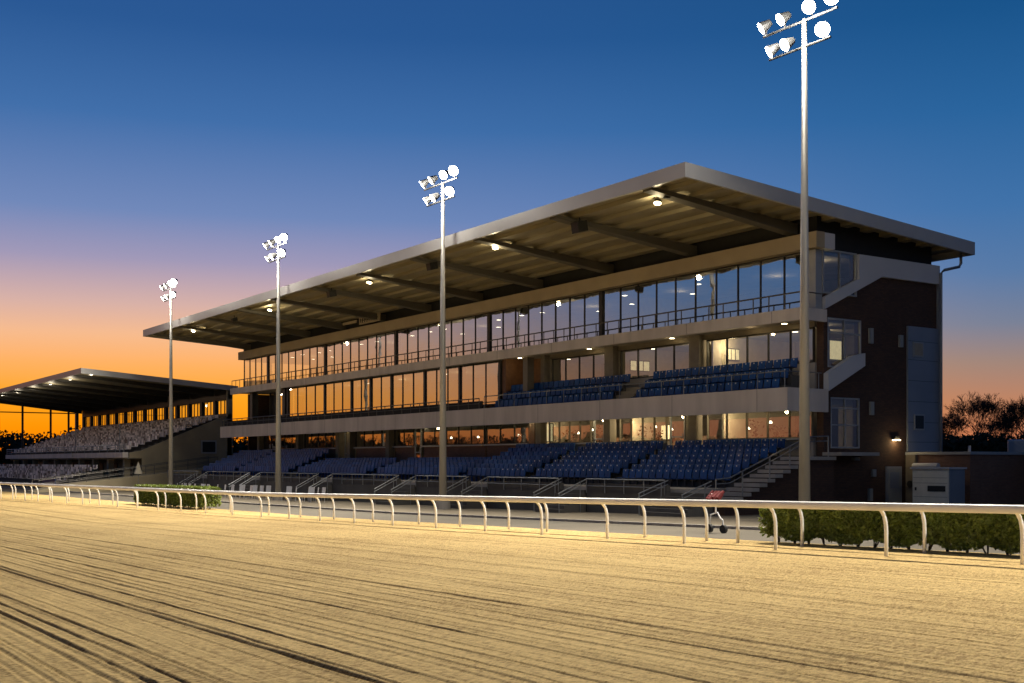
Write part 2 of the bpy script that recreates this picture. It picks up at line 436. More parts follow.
# lights and speakers under the roof edge
def hung_light(a, b):
    z = rz(b)-.25
    h = MB().tube([(a, b, z), (a, b, z-.28)], .025, 6)
    h.tube([(a, b, z-.26), (a+.02, b-.04, z-.40)], .16, 12, .19)
    o = P(h, 'canopy_light', 'fixture')
    P(MB().disc((a+.02, b-.045, z-.402), (0.12, -.25, -1), .165), 'lens', 'down', o)
    lamp('canopy_lamp', 'POINT', (a+.03, b-.1, z-.62), 95, (1, .82, .48), .12, parent=GS)
for a in (-39.7, -53.0, -67.9, -84.5, -102): hung_light(a, 35.2)
def speaker(a, b, s=1):
    z = rz(b)-.28
    root = thing('speaker', (a, b, z), 'x', 'speaker', 'loudspeakers hanging under the grandstand roof')
    MB().tube([(a, b, z), (a, b, z-.35)], .03, 6).build('bracket', 'black', root)
    m = MB()
    m.prism([(b-.30*s, z-.45), (b+.22*s, z-.30), (b+.30*s, z-.62*s-.1), (b-.22*s, z-.85*s)], 'x', a-.24*s, a+.24*s)
    m.build('cabinet', 'black', root, bevel=.02)
    return root
for (a, b, s), lab in zip([(-45, 34.8, 1.15), (-38.6, 34.7, .55), (-59.2, 34.8, 1), (-72.8, 34.8, 1), (-91, 34.8, .8)],
    ['big black speaker between the two brightest lamps under the roof edge', 'small dark camera-like unit hung beside the corner lamp of the roof',
     'black speaker hanging just left of the second canopy lamp', 'black speaker hanging left of the middle canopy lamp', 'small black speaker hung near the far end of the roof']):
    speaker(a, b, s)['label'] = lab

# slabs
for (bf, z0, z1, dz0, nm, aR) in ((41.4, 6.6, 7.18, 6.72, 'upper_floor', -36.7), (40.4, 2.35, 3.43, 2.75, 'middle_floor', -36.7)):
    o = P(MB().box(AL+.1, aR, bf, bf+.25, z0, z1), 'balcony_fascia', 'fascia')
    j = MB(); a = AL+6
    while a < aR: j.box(a, a+.02, bf-.004, bf+.01, z0+.01, z1-.01); a += 5.9
    P(j, 'joint', 'frame', o)
    P(MB().box(AL+.1, AR-.4, bf+.253, 50.5, dz0, dz0+.32), 'floor_slab', 'concrete')
P(MB().box(aR-.18, aR-.003, 40.653, 43.2, 2.352, 3.428), 'balcony_fascia', 'fascia')
P(MB().box(-36.88, -36.703, 41.653, 43.1, 6.602, 7.178), 'balcony_fascia', 'fascia')
# beam band above the top-floor glass
P(MB().box(AL-.1, AR+.35, 42.3, 42.88, 10.05, 10.8), 'window_head_band', 'band')
P(MB().box(-37.25, AR+.347, 42.883, 43.6, 10.052, 10.78), 'window_head_band', 'white_panel')
# back, ceilings
P(MB().box(AL, AR-.4, 49.9, 50.4, -2.9, 10.9), 'rear_wall', 'room_dark')
P(MB().box(AL, AR-.4, 43.0, 50.5, 9.9, 10.04), 'ceiling', 'concrete')
P(MB().box(AL, AR-.4, 43.2, 50.5, .10, .30), 'floor_slab', 'carpet')
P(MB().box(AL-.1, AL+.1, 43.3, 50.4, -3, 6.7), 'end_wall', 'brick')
for a in (-44.95, -52.5, -61.5, -78, -91, -101):
    P(MB().box(a, a+.15, 44.4, 49.9, .3, 2.74), 'partition', 'room_wall')
for a in (-44.95, -52.5, -62.2, -96.9):
    P(MB().box(a, a+.15, 43.6, 49.9, 3.08, 6.70), 'partition', 'room_wall')
for a in (-53.0, -65.6, -90.5):
    P(MB().box(a, a+.15, 45.5, 49.9, 7.05, 9.89), 'partition', 'room_wall')

# windows ---------------------------------------------------------
def window(a0, a1, b, z0, z1, n, glass, frame='frame', par=GS, mw=.055, transom=None, sill=None, name='window'):
    f = MB(); w = (a1-a0)/n
    for i in range(n+1):
        a = a0+i*w; f.box(a-mw/2, a+mw/2, b-.05, b+.07, z0, z1)
    for i in range(n):
        x0, x1 = a0+i*w+mw/2, a0+(i+1)*w-mw/2
        f.box(x0, x1, b-.045, b+.065, z0, z0+.06); f.box(x0, x1, b-.045, b+.065, z1-.07, z1)
        if transom: f.box(x0, x1, b-.04, b+.06, transom, transom+.05)
    o = f.build(name, frame, par)
    q = MB()
    for i in range(n):
        x0, x1 = a0+i*w+mw/2, a0+(i+1)*w-mw/2
        t = random.uniform(-.004, .004)
        q.quad((x0, b+t, z0+.05), (x1, b-t, z0+.05), (x1, b-t+random.uniform(-.003,.003), z1-.06), (x0, b+t, z1-.06))
    q.build('glazing', glass, o)
    if sill: MB().box(a0-.05, a1+.05, b-.22, b-.052, z0-.09, z0-.003).build('sill', 'light_frame', o)
    return o
def winx(x, b0, b1, z0, z1, n, glass, frame='light_frame', transom=None, par=GS):      # window in a wall that faces +X
    f = MB(); w = (b1-b0)/n; mw = .07
    for i in range(n+1):
        b = b0+i*w; f.box(x-.04, x+.06, b-mw/2, b+mw/2, z0, z1)
    for i in range(n):
        y0, y1 = b0+i*w+mw/2, b0+(i+1)*w-mw/2
        f.box(x-.035, x+.055, y0, y1, z0, z0+.07); f.box(x-.035, x+.055, y0, y1, z1-.07, z1)
        for t in (transom or []): f.box(x-.035, x+.05, y0, y1, t, t+.06)
    o = f.build('window', frame, par)
    q = MB()
    for i in range(n):
        y0, y1 = b0+i*w+mw/2, b0+(i+1)*w-mw/2
        q.quad((x, y0, z0+.06), (x, y1, z0+.06), (x, y1, z1-.06), (x, y0, z1-.06))
    q.build('glazing', glass, o)
    return o

# top floor: continuous glazing in bays
cuts = [-109.4, -103.2, -90.7, -78.2, -65.2, -53.2, -37.35]
for a0, a1 in zip(cuts, cuts[1:]):
    n_ = max(2, round((a1-a0-.35)/1.5))
    window(a0+.17, a1-.17, 42.8, 7.18, 10.05, n_, 'glass_mirror')
for a in cuts[1:-1]: P(MB().box(a-.165, a+.165, 42.7, 43.1, 7.19, 10.04), 'column', 'black')
P(MB().box(-37.5, -37.0, 42.65, 43.1, 7.19, 10.04), 'column', 'light_frame')
winx(-37.0, 43.14, 45.5, 8.0, 10.1, 2, 'glass', transom=None)
# middle floor
mid = [(-96.7, -89.45, 4), (-89.2, -84.4, 3), (-84.2, -81.1, 2), (-80.9, -77.7, 2), (-77.5, -72.7, 3), (-72.5, -67.9, 3), (-67.7, -63.0, 3)]
for a0, a1, k in mid: window(a0, a1, 42.1, 3.75, 6.6, k, 'glass_mirror')
for a in (-96.95, -89.32, -84.3, -81.0, -77.6, -72.6, -67.8, -62.85):
    P(MB().box(a-.11, a+.11, 42.0, 42.5, 3.44, 6.59), 'column', 'frame')
window(-104.0, -98.2, 43.3, 4.3, 6.6, 5, 'glass_mirror')
P(MB().box(-105.8, -105.2, 42.0, 42.6, 3.08, 6.7), 'column', 'frame')
P(MB().box(-98.1, -97.5, 42.0, 42.6, 3.08, 6.7), 'column', 'frame')
P(MB().box(-62.7, -62.3, 42.15, 43.6, 3.08, 6.71), 'partition', 'wood')
P(MB().box(-62.28, -58.85, 44.0, 44.2, 3.08, 6.71), 'recess_wall', 'wood')
P(MB().box(-60.0, -59.5, 41.9, 42.4, 3.08, 6.59), 'column', 'column')
P(MB().box(-59.2, -58.8, 42.7, 43.9, 3.08, 6.71), 'column', 'column')
window(-58.6, -53.1, 43.2, 4.75, 6.45, 4, 'glass_low')
window(-51.9, -45.9, 43.2, 4.75, 6.45, 4, 'glass_low')
window(-44.8, -37.6, 43.2, 4.75, 6.45, 5, 'glass_low')
for a in (-52.5, -45.35): P(MB().box(a-.4, a+.4, 42.75, 43.5, 3.08, 6.71), 'column', 'column')
for a0, a1 in ((-58.79, -52.91), (-52.09, -45.76), (-44.94, -37.45)):
    P(MB().box(a0, a1, 43.1, 43.3, 6.452, 6.715), 'window_head', 'column')
    P(MB().box(a0, a1, 43.1, 43.3, 3.08, 4.747), 'window_wall', 'concrete')
# ground floor
low = [(-44.7, -37.6, 5, 1.16), (-51.9, -47.9, 4, 1.16), (-58.8, -54.6, 4, 1.16),
       (-66.0, -61.0, 3, 1.2), (-74.6, -66.3, 5, 1.2), (-79.0, -76.0, 2, 1.2), (-85.6, -79.6, 4, 1.2), (-95.6, -88.4, 5, 1.2), (-104.8, -96.8, 5, 1.2)]
for a0, a1, k, s in low:
    window(a0, a1, 43.1, s, 2.62, k, 'glass_low', frame='column' if a0 > -60 else 'frame', sill=True)
    P(MB().box(a0-.02, a1+.02, 43.15, 43.35, -1.6, s-.01), 'window_wall', 'brick_red' if a1 < -60 else 'concrete')
P(MB().box(AL+.2, AR-.45, 43.0, 43.35, 2.622, 2.745), 'window_head', 'column')
def door(a0, a1, b, z0, z1, m='glass_low'):
    f = MB(); f.box(a0, a0+.08, b-.05, b+.06, z0, z1); f.box(a1-.08, a1, b-.05, b+.06, z0, z1); f.box(a0+.08, a1-.08, b-.05, b+.06, z1-.1, z1)
    f.box(a0+.08, a1-.08, b-.045, b+.055, z0, z0+.25); f.box(a0+.08, a1-.08, b-.045, b+.055, z0+.98, z0+1.05)
    o = P(f, 'door', 'light_frame')
    MB().quad((a0+.08, b, z0+.25), (a1-.08, b, z0+.25), (a1-.08, b, z1-.1), (a0+.08, b, z1-.1)).build('glazing', m, o)
    MB().box(a1-.16, a1-.12, b-.09, b-.05, z0+.9, z0+1.2).build('handle', 'rail_steel', o)
door(-47.6, -46.4, 43.1, .35, 2.6); door(-54.3, -53.3, 43.1, .35, 2.6); door(-60.7, -59.9, 43.1, .35, 2.6)
door(-75.8, -74.9, 43.1, -.3, 2.6); door(-87.6, -86.4, 43.1, -.3, 2.6)
for a in (-45.35, -52.5, -59.35, -60.0, -79.3, -86.0, -88.1, -96.2, -105.2):
    P(MB().box(a-.28, a+.28, 42.6, 43.09, -1.4, 2.745), 'column', 'column' if a != -60.0 else 'wood')
P(MB().box(-46.3, -45.64, 43.05, 43.3, .3, 2.62), 'infill_wall', 'column')
# soffit downlights
def downlight(a, b, z, m='down', r=.13):
    o = P(MB().disc((a, b, z), (0, 0, -1), r+.03, .03), 'downlight', 'fixture')
    MB().disc((a, b, z-.031), (0, 0, -1), r, .012).build('lens', m, o)
for a in (-38.6, -41.4, -44, -46.3, -48.6, -51.2, -53.6, -55.6, -61.5, -66.5, -74, -86):
    downlight(a, 42.3, 2.74)
for a in (-38.8, -46.8, -54.0, -61.2): downlight(a, 42.5, 6.71)
for a, e in ((-40, 26), (-47.5, 26), (-54.5, 26), (-60.9, 20), (-74, 14)): lamp('soffit_lamp', 'POINT', (a, 42.2, 2.5), e, (1, .75, .38), .1, parent=GS)
for a in (-41, -47, -54, -61): lamp('soffit_lamp', 'POINT', (a, 42.3, 6.5), 9, (1, .75, .38), .1, parent=GS)
# room lights seen through the glass
rl = random.Random(5)
a = -38.5
while a > -108:
    for b in (44.6, 47.3):
        if rl.random() < .6: downlight(a+rl.uniform(-.6,.6), b+rl.uniform(-.3,.3), 9.89, 'cool', .16)
    a -= 2.9
for a in range(-40, -108, -4):
    if rl.random() < .75: downlight(a+rl.uniform(-1,1), 45.6, 6.71, 'cool', .15)
for a in range(-39, -106, -3):
    if rl.random() < .7: downlight(a+rl.uniform(-.8,.8), 45.2, 2.745, 'cool', .13)
for a, b, z, e in ((-43, 46.5, 9.5, 45), (-50, 46, 9.5, 40), (-58, 46, 9.5, 40), (-71, 46, 9.5, 35), (-85, 46, 9.5, 35), (-100, 46, 9.5, 35),
                (-39.5, 46, 6.3, 50), (-44.2, 44.3, 6.1, 60), (-48, 46, 6.3, 45), (-56, 46, 6.3, 30), (-66, 46, 6.3, 60), (-74, 46, 6.3, 60), (-83, 46, 6.3, 60), (-92, 46, 6.3, 50), (-101, 46, 6.3, 60),
                (-40, 45.5, 2.4, 60), (-43.9, 44.2, 2.3, 90), (-49.5, 45, 2.4, 60), (-51.6, 44.2, 2.2, 90), (-56, 45.5, 2.4, 60), (-60.3, 44.6, 2.4, 55), (-64, 46, 2.4, 25), (-71, 46, 2.4, 25), (-83, 46, 2.4, 14), (-87, 44.6, 2.3, 30), (-93, 46, 2.4, 10)):
    lamp('room_lamp', 'POINT', (a, b, z), e*(.55 if z > 7 else (1.9 if a > -62 else .6)), (1, .78, .44), .2, parent=GS)
# added glowing boards that stand in for bright panes in the rooms
for a0, a1, z0, z1, b in ((-56.5, -55.5, 1.5, 2.2, 49.0), (-60.9, -60.2, 1.3, 2.5, 44.4), (-51.6, -50.6, 1.3, 2.2, 46)):
    o = P(MB().box(a0, a1, b, b+.08, z0, z1), 'glow_board', 'frame')
    m = MB(); k = max(2, int((a1-a0)/.5)); w = (a1-a0)/k
    for i in range(k): m.box(a0+i*w+.04, a0+(i+1)*w-.04, b-.03, b-.003, z0+.05, z1-.05)
    m.build('lit_face', 'lit_panel', o)
for x_, b0_, b1_, z0_, z1_ in ((-52.34, 44.2, 45.7, 5.35, 6.0), (-44.79, 44.55, 45.5, 5.45, 6.1)):
    o = P(MB().box(x_, x_+.05, b0_, b1_, z0_, z1_), 'glow_board', 'frame')
    k = 3; w_ = (b1_-b0_)/k; m = MB()
    for i in range(k): m.box(x_+.053, x_+.07, b0_+i*w_+.04, b0_+(i+1)*w_-.04, z0_+.05, z1_-.05)
    m.build('lit_face', 'lit_panel', o)
P(MB().box(-46.5, -38.2, 46.2, 46.9, 3.07, 4.9), 'bar_counter', 'wood')
P(MB().box(-58, -47.2, 46.2, 46.9, .3, 1.5), 'bar_counter', 'wood')

# pendants and small plants in the ground-floor rooms
pr_ = random.Random(12); PN = sorted((-38.9, -40.6, -42.3, -50.9, -49.6, -57.9, -55.4, -63.3, -68.0), reverse=True)
for a in (-39.6, -41.2, -42.9, -49.2, -50.4, -56.2, -57.4, -64.5, -69.5, -73.0):
    z = pr_.uniform(1.7, 2.1); b = 44.3+pr_.uniform(-.3, .5)
    o = P(MB().tube([(a, b, 2.74), (a, b, z+.12)], .012, 5), 'pendant_lamp', 'frame')
    MB().tube([(a, b, z+.12), (a, b, z)], .05, 8, .09).build('shade', 'cool', o)
for a in (-38.9, -40.6, -42.3, -50.9, -49.6, -57.9, -55.4, -63.3, -68.0):
    f = MB(); h_ = pr_.uniform(1.0, 1.45)
    for _ in range(70):
        c = Vector((a+pr_.gauss(0, .2), 44.0+pr_.gauss(0, .16), .75+pr_.random()*h_)); u = Vector((pr_.gauss(0,1), pr_.gauss(0,1), pr_.gauss(0,1))).normalized()*.11
        w_ = u.cross(Vector((pr_.gauss(0,1), pr_.gauss(0,1), 1))).normalized()*.05; f.quad(c-u, c+w_, c+u, c-w_)
    pp = thing('potted_plant', (a, 44.0, .3), 'x', 'plant', 'potted plants behind the ground-floor windows')
    pp['label'] = f'leafy potted plant behind the ground-floor glass, {nth(PN.index(a)+1)} from the right'
    f.build('leaves', 'dark_leaf', pp); MB().tube([(a, 44, .3), (a, 44, .8)], .15, 10, .2).build('pot', 'frame', pp)

# ---- balcony railings
def railing(a0, a1, b, zb, zt, m, step, mid=1, r=.022, name='railing', par=GS):
    f = MB(); n = max(1, round((a1-a0)/step)); w = (a1-a0)/n
    f.tube([(a0, b, zt), (a1, b, zt)], r*1.3, 6)
    for k in range(mid):
        z = zb + (zt-zb)*(k+1)/(mid+1); f.tube([(a0, b, z), (a1, b, z)], r*.7, 6)
    for i in range(n+1): f.tube([(a0+i*w, b, zb), (a0+i*w, b, zt)], r, 6)
    return f.build(name, m, par)
railing(-109.2, -36.85, 41.52, 7.18, 7.92, 'rail_dark', 1.02, mid=0, r=.03)
P(MB().tube([(-36.85, 41.52, 7.92), (-36.85, 43.0, 7.92)], .03, 6), 'railing', 'rail_dark')
railing(-62.4, -37.0, 40.55, 3.43, 4.2, 'rail_steel', 1.75, mid=0, r=.025)
railing(-109.2, -63.0, 40.55, 3.43, 4.1, 'rail_dark', 1.3, mid=1, r=.03)
P(MB().box(-109.2, -63.0, 40.75, 40.85, 3.3, 3.95), 'balcony_screen', 'dark_wall')
P(MB().tube([(-37.0, 40.55, 4.2), (-36.95, 43.0, 4.2)], .025, 6), 'railing', 'rail_steel')
for b in (41.6, 42.8): P(MB().tube([(-36.95, b, 3.43), (-36.95, b, 4.2)], .025, 6), 'railing_post', 'rail_steel')

# ---- seating terraces
ROWD, TB = .60, 38.0
rows7 = [(-1.2 + .25*i) for i in range(7)]
rows5 = [(-1.2 + .17*i) for i in range(5)]
def terrace(a0, a1, b0, floors, base, depth, m='grey_wall', back=None):
    f = MB()
    for i, z in enumerate(floors):
        b1 = b0+(i+1)*depth if i < len(floors)-1 else (back or b0+(i+1)*depth)
        f.box(a0, a1, b0+i*depth, b1, base, z)
    return P(f, 'seating_terrace', m)
terrace(-61.2, -38.0, TB, rows7, -2.9, ROWD, back=43.14)
terrace(-88.5, -61.202, TB, rows5, -3.0, ROWD, back=43.14)
terrace(-109.3, -88.502, TB, rows7, -3.0, ROWD, back=43.14)
P(MB().box(-109.3, -37.9, 35.5, 37.998, -3.1, -1.2), 'front_walkway', 'concrete')
# front wall with openings for the steps
openings = [(-39.2, -36.3), (-47.2, -45.0), (-56.0, -53.9), (-64.2, -61.9), (-76.0, -73.6), (-89.0, -86.6), (-101, -98.6)]
segs = []; x = -109.3
for o0, o1 in sorted(openings): segs.append((x, o0)); x = o1
for s0, s1 in segs:
    P(MB().box(s0, s1, 35.25, 35.498, -3.1, -1.06), 'front_wall', 'grey_wall')
    railing(s0+.05, s1-.05, 35.2, -1.5, -.83, 'rail_steel', 1.6, mid=1, r=.028, name='front_railing')
for o0, o1 in openings:
    f = MB(); gz = g((o0+o1)/2); nst = 6; top = -1.2
    for i in range(nst):
        b1 = 35.45 - i*.30; z = top - (top-gz)*(i+1)/(nst+1)
        f.box(o0+.1, o1-.1, b1-.30, b1, gz-.2, z)
    st = P(f, 'front_steps', 'grey_wall')
    for a in (o0+.06, o1-.06):
        t = MB().tube([(a, 35.3, -.83), (a, 33.55, gz+.95)], .03, 6).tube([(a, 35.3, -1.0), (a, 33.55, gz+.78)], .02, 6)
        t.tube([(a, 33.6, gz), (a, 33.6, gz+.95)], .03, 6).tube([(a, 34.9, gz), (a, 34.9, -.95)], .03, 6)
        t.build('handrail', 'rail_steel', st)
# stepped stair at the right end, seen from its side
f = MB(); nst = 11
for i in range(nst):
    b0 = 36.0+i*.50; z1 = -1.75 + i*.20
    f.box(-37.7, -36.15, b0, b0+.50 if i < nst-1 else 43.1, z1-.16, z1)
stair = P(f, 'end_stairs', 'concrete')
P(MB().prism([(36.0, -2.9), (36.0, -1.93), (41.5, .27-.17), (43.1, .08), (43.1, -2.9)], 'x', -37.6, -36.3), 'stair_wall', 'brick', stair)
t = MB(); 
t.tube([(-36.2, 35.4, -.75), (-36.2, 36.2, -.7), (-36.2, 41.2, 1.15), (-36.2, 42.6, 1.2)], .032, 6)
t.tube([(-36.2, 35.4, -.95), (-36.2, 36.2, -.92), (-36.2, 41.2, .93), (-36.2, 42.6, .98)], .024, 6)
for b, z0, z1 in ((35.4, -2.4, -.75), (37.0, -1.5, -.42), (38.7, -.75, .2), (40.0, -.2, .7), (41.2, .2, 1.13), (42.6, .25, 1.2)): t.tube([(-36.2, b, z0), (-36.2, b, z1)], .034, 6)
P(t, 'handrail', 'rail_steel', stair)
P(MB().box(-36.99, -35.9, 43.11, 45.9, .30, .46), 'landing', 'concrete')

# ---- brick end wall with its openings (faces +X)
def wall_x(x0, x1, polys, name, m):
    f = MB()
    for pl in polys: f.prism(pl, 'x', x0, x1)
    return P(f, name, m)
B0, B1 = 43.2, 51.85
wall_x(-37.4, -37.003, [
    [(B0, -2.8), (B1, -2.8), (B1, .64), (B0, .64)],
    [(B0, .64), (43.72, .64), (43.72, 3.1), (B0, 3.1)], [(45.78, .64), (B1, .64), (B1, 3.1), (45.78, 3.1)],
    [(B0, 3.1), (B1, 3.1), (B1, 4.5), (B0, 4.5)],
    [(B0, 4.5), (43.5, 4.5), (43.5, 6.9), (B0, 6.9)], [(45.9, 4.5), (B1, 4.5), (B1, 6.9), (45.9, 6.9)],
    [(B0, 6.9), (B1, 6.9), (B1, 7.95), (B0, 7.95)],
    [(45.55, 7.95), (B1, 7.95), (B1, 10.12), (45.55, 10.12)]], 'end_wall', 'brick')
winx(-37.05, 43.74, 45.76, .66, 3.09, 2, 'glass', transom=[1.75, 2.55])
winx(-37.05, 43.52, 45.88, 4.52, 6.88, 2, 'glass', transom=[6.15])
P(MB().box(-38.9, -38.8, 43.5, 46.4, .3, 2.74), 'partition', 'room_dark')
P(MB().box(-39.4, -39.3, 44.2, 46.4, 3.08, 6.7), 'partition', 'room_wall')
o = P(MB().box(-38.2, -38.1, 44.9, 45.8, 5.0, 6.0), 'glow_board', 'light_frame')  # added glowing board in place of this window's lit pane
MB().box(-38.095, -38.06, 44.95, 45.75, 5.05, 5.95).build('lit_face', 'lit_panel', o)
lamp('room_lamp', 'POINT', (-38.2, 44.9, 6.3), 5, (1, .8, .5), .15, parent=GS)
lamp('room_lamp', 'POINT', (-38.3, 44.8, 2.3), 1.5, (1, .8, .5), .15, parent=GS)
lamp('room_lamp', 'POINT', (-38.3, 44.8, 9.5), 10, (1, .8, .5), .15, parent=GS)
# white sloping bands
P(MB().prism([(43.12, 7.23), (47.29, 9.12), (51.87, 9.14), (51.87, 10.09), (45.56, 10.05), (45.56, 8.86), (43.12, 7.80)], 'x', -37.0, -36.82), 'sloping_band', 'white_panel')
P(MB().prism([(43.203, 3.34), (45.86, 4.66), (45.86, 5.27), (44.98, 5.10), (43.203, 4.19)], 'x', -37.0, -36.7), 'sloping_band', 'white_panel')
# metal panel corner, with small windows
pm = MB().box(-37.0, -36.9, 49.4, 51.88, .52, 6.85)
panel = P(pm, 'metal_panel', 'zinc')
j = MB()
for z in (1.0, 2.0, 3.05, 4.1, 5.15, 6.1): j.box(-36.902, -36.895, 49.41, 51.87, z, z+.018)
j.build('joint', 'frame', panel)
for b0, z0, z1, gm in ((49.78, 5.32, 6.08, 'room_wall'), (49.86, 1.62, 2.42, 'black')):
    o = MB().box(-36.897, -36.85, b0, b0+.8, z0, z1).build('window', 'light_frame', GS)
    MB().box(-36.849, -36.84, b0+.07, b0+.73, z0+.07, z1-.07).build('glazing', gm, o)
P(MB().box(-37.1, -36.88, 51.883, 51.97, -2.5, 10.1), 'corner_trim', 'zinc')
# downpipe
dp = MB().tube([(-36.5, 53.2, rz(53)-.45), (-36.5, 53.2, 10.3), (-36.52, 53.1, 10.12), (-36.7, 52.1, 9.88), (-36.74, 51.86, 9.7), (-36.74, 51.86, .5)], .075, 8)
P(dp, 'downpipe', 'zinc', smooth=True)
# door, light and boxes on the end wall
o = P(MB().box(-37.0, -36.93, 47.75, 48.95, -2.45, -.22), 'door', 'light_frame')
MB().box(-36.928, -36.90, 47.85, 48.85, -2.4, -.32).build('door_leaf', 'door', o)
MB().box(-36.899, -36.89, 48.0, 48.7, -1.3, -.5).build('door_panel', 'zinc', o)
MB().tube([(-36.86, 48.75, -1.4), (-36.86, 48.75, -1.2)], .02, 6).build('handle', 'rail_steel', o)
o = P(MB().box(-37.0, -36.8, 48.25, 48.6, 1.12, 1.26), 'wall_light', 'fixture')
MB().box(-36.98, -36.72, 48.28, 48.57, 1.07, 1.118).build('lens', 'down', o)
lamp('wall_lamp', 'POINT', (-36.62, 48.42, .98), 13, (1, .72, .34), .06, parent=GS)
for b, z, h in ((46.66, -.72, .36), (46.45, 5.8, .75), (48.75, 5.75, .6), (46.5, 2.3, .65), (46.4, -1.9, .6)):
    P(MB().box(-37.0, -36.88, b, b+.26, z, z+h), 'junction_box', 'door')
P(MB().box(-37.0, -36.8, 45.2, 45.6, .08, .22), 'junction_box', 'door')

# small sign plates hung above the top-floor band; the writing cannot be made out
sp = P(MB().box(-83.1, -79.6, 42.12, 42.2, 10.92, 11.55), 'sign_board', 'band')
mk = MB(); rr = random.Random(9); x = -82.9
while x < -79.9:
    w = rr.uniform(.12, .3); h0 = rr.uniform(.1, .25); mk.box(x, x+w*.5, 42.10, 42.119, 10.92+h0, 11.42-rr.uniform(0,.1)); mk.box(x+w*.5, x+w, 42.10, 42.119, 11.05+h0, 11.15+h0); x += w+.12
mk.build('lettering', 'frame', sp)
P(MB().box(-86.0, -83.6, 42.12, 42.2, 11.15, 11.36), 'sign_board', 'band')
for a in (-82.5, -80.2): P(MB().tube([(a, 42.16, 11.55), (a, 42.16, rz(42)-.3)], .02, 5), 'hanger', 'frame')

# ------------------------------------------------------------------ seats
def seat_shapes():
    pan = MB(); pan.prism([(-.20, .42), (-.22, .40), (-.17, .37), (.17, .35), (.20, .38), (.17, .40), (0, .385)], 'x', -.22, .22)
    back = MB(); back.prism([(.15, .40), (.19, .385), (.27, .80), (.26, .845), (.225, .84), (.20, .79)], 'x', -.215, .215)
    br = MB(); br.box(-.03, .03, -.05, .05, 0, .36); br.box(-.16, .16, -.03, .03, .32, .355)
    pl = MB(); pl.quad((-.035, .198, .74), (.035, .198, .74), (.035, .208, .795), (-.035, .208, .795))
    return pan, back, br, pl
pan, back, br, pl = seat_shapes()
def proto_seat():
    root = thing('stadium_seat', (0, 0, 0), 'x', 'seat', 'blue plastic seats of the grandstand', local=True)
    pan.build('seat', 'blue', root, local=True, bevel=.012); b_ = back.build('backrest', 'blue', root, local=True, bevel=.012)
    br.build('bracket', 'fixture', root, local=True)
    MB().box(-.035, .035, .188, .199, .735, .795).build('number_plate', 'plate', b_, local=True)
    return root
CAM = Vector((0, 0, 0))
allseats = []
blocks = [(-45.9, -38.6, rows7, 'right-hand'), (-53.6, -47.3, rows7, 'second'), (-61.0, -55.1, rows7, 'third'),
          (-73.3, -62.4, rows5, 'fourth'), (-86.6, -75.0, rows5, 'fifth'), (-99.3, -88.8, rows7, 'sixth'), (-109.0, -100.7, rows7, 'seventh')]
for a0, a1, fl, nm in blocks:
    k = int((a1-a0)/.52)+1
    for r_, z in enumerate(fl):
        for i in range(k):
            a = a1 - i*.52
            lab = f'blue seat in the {nm} block of the lower tier, {nth(r_+1)} row up, {nth(i+1)} from right'
            allseats.append((a, TB+.28+r_*ROWD, z, lab))
mrows = [3.10, 3.62, 4.14]
for i_, z in enumerate(mrows): P(MB().box(-62.2, -50.3, 40.75+i_*.62, 43.09 if i_ == 2 else 40.75+(i_+1)*.62, 3.07, z), 'balcony_terrace', 'grey_wall')
for i_, z in enumerate(mrows): P(MB().box(-48.7, -37.9, 40.75+i_*.62, 43.09 if i_ == 2 else 40.75+(i_+1)*.62, 3.07, z), 'balcony_terrace', 'grey_wall')
st = MB()
for i in range(5): st.box(-50.29, -48.71, 40.75+i*.36, 43.09, 3.07+i*.22+.002, 3.29+i*.22)
P(st, 'balcony_steps', 'tan_wall')
for i_, z in enumerate(mrows):
    for nm, a1, a0 in (('right', -38.2, -48.5), ('left', -50.5, -62.0)):
        k = int((a1-a0)/.52)+1
        for i in range(k):
            allseats.append((a1-i*.52, 41.05+i_*.62, z, f'blue seat on the balcony, {nm} of its steps, {nth(i_+1)} row up, {nth(i+1)} from right'))
allseats.sort(key=lambda s: (s[0]**2+s[1]**2))
ps = proto_seat(); first = True
for a, b, z, lab in allseats[:300]:
    if first: o = ps; o.location = (a, b, z+ZO); o['label'] = lab; first = False
    else: o = dup(ps, (a+random.uniform(-.012, .012), b+random.uniform(-.015, .015), z), random.uniform(-.03, .03), lab)
m1, m2 = MB(), MB()
for a, b, z, lab in allseats[300:]:
    for s_, dst in ((pan, m1), (back, m1), (br, m1), (pl, m2)):
        n0 = len(dst.v); dst.v += [(x+a, y+b, q+z) for x, y, q in s_.v]; dst.f += [tuple(i+n0 for i in f) for f in s_.f]
o = m1.build('blue_seat_rows', 'blue_mass'); tag(o, 'far rows of blue seats running to the distant end of the grandstand', 'seats', kind='stuff')
m2.build('number_plates', 'plate', o)

# ------------------------------------------------------------------ dining tables and chairs behind the middle-floor glass
def table_proto():
    t = thing('dining_table', (0, 0, 0), 'x', 'table', 'dining tables behind the middle-floor glass', local=True)
    MB().box(-.5, .5, -.4, .4, .70, .74).build('table_top', 'wood', t, local=True, bevel=.01)
    MB().tube([(0, 0, .03), (0, 0, .70)], .04, 8).build('pedestal', 'frame', t, local=True)
    MB().box(-.25, .25, -.25, .25, 0, .03).build('base', 'frame', t, local=True)
    return t
def chair_proto(m, grp, nm='dining_chair'):
    t = thing(nm, (0, 0, 0), 'x', 'chair', grp, local=True)
    MB().box(-.21, .21, -.21, .21, .42, .46).build('seat', m, t, local=True, bevel=.01)
    bk = MB().prism([(.19, .46), (.22, .46), (.27, .86), (.24, .87)], 'x', -.2, .2); bk.build('backrest', m, t, local=True)
    for sx in (-.18, .18):
        for sy in (-.18, .18): MB().tube([(sx*1.1, sy*1.1, 0), (sx, sy, .42)], .015, 6).build('leg', m, t, local=True)
    return t
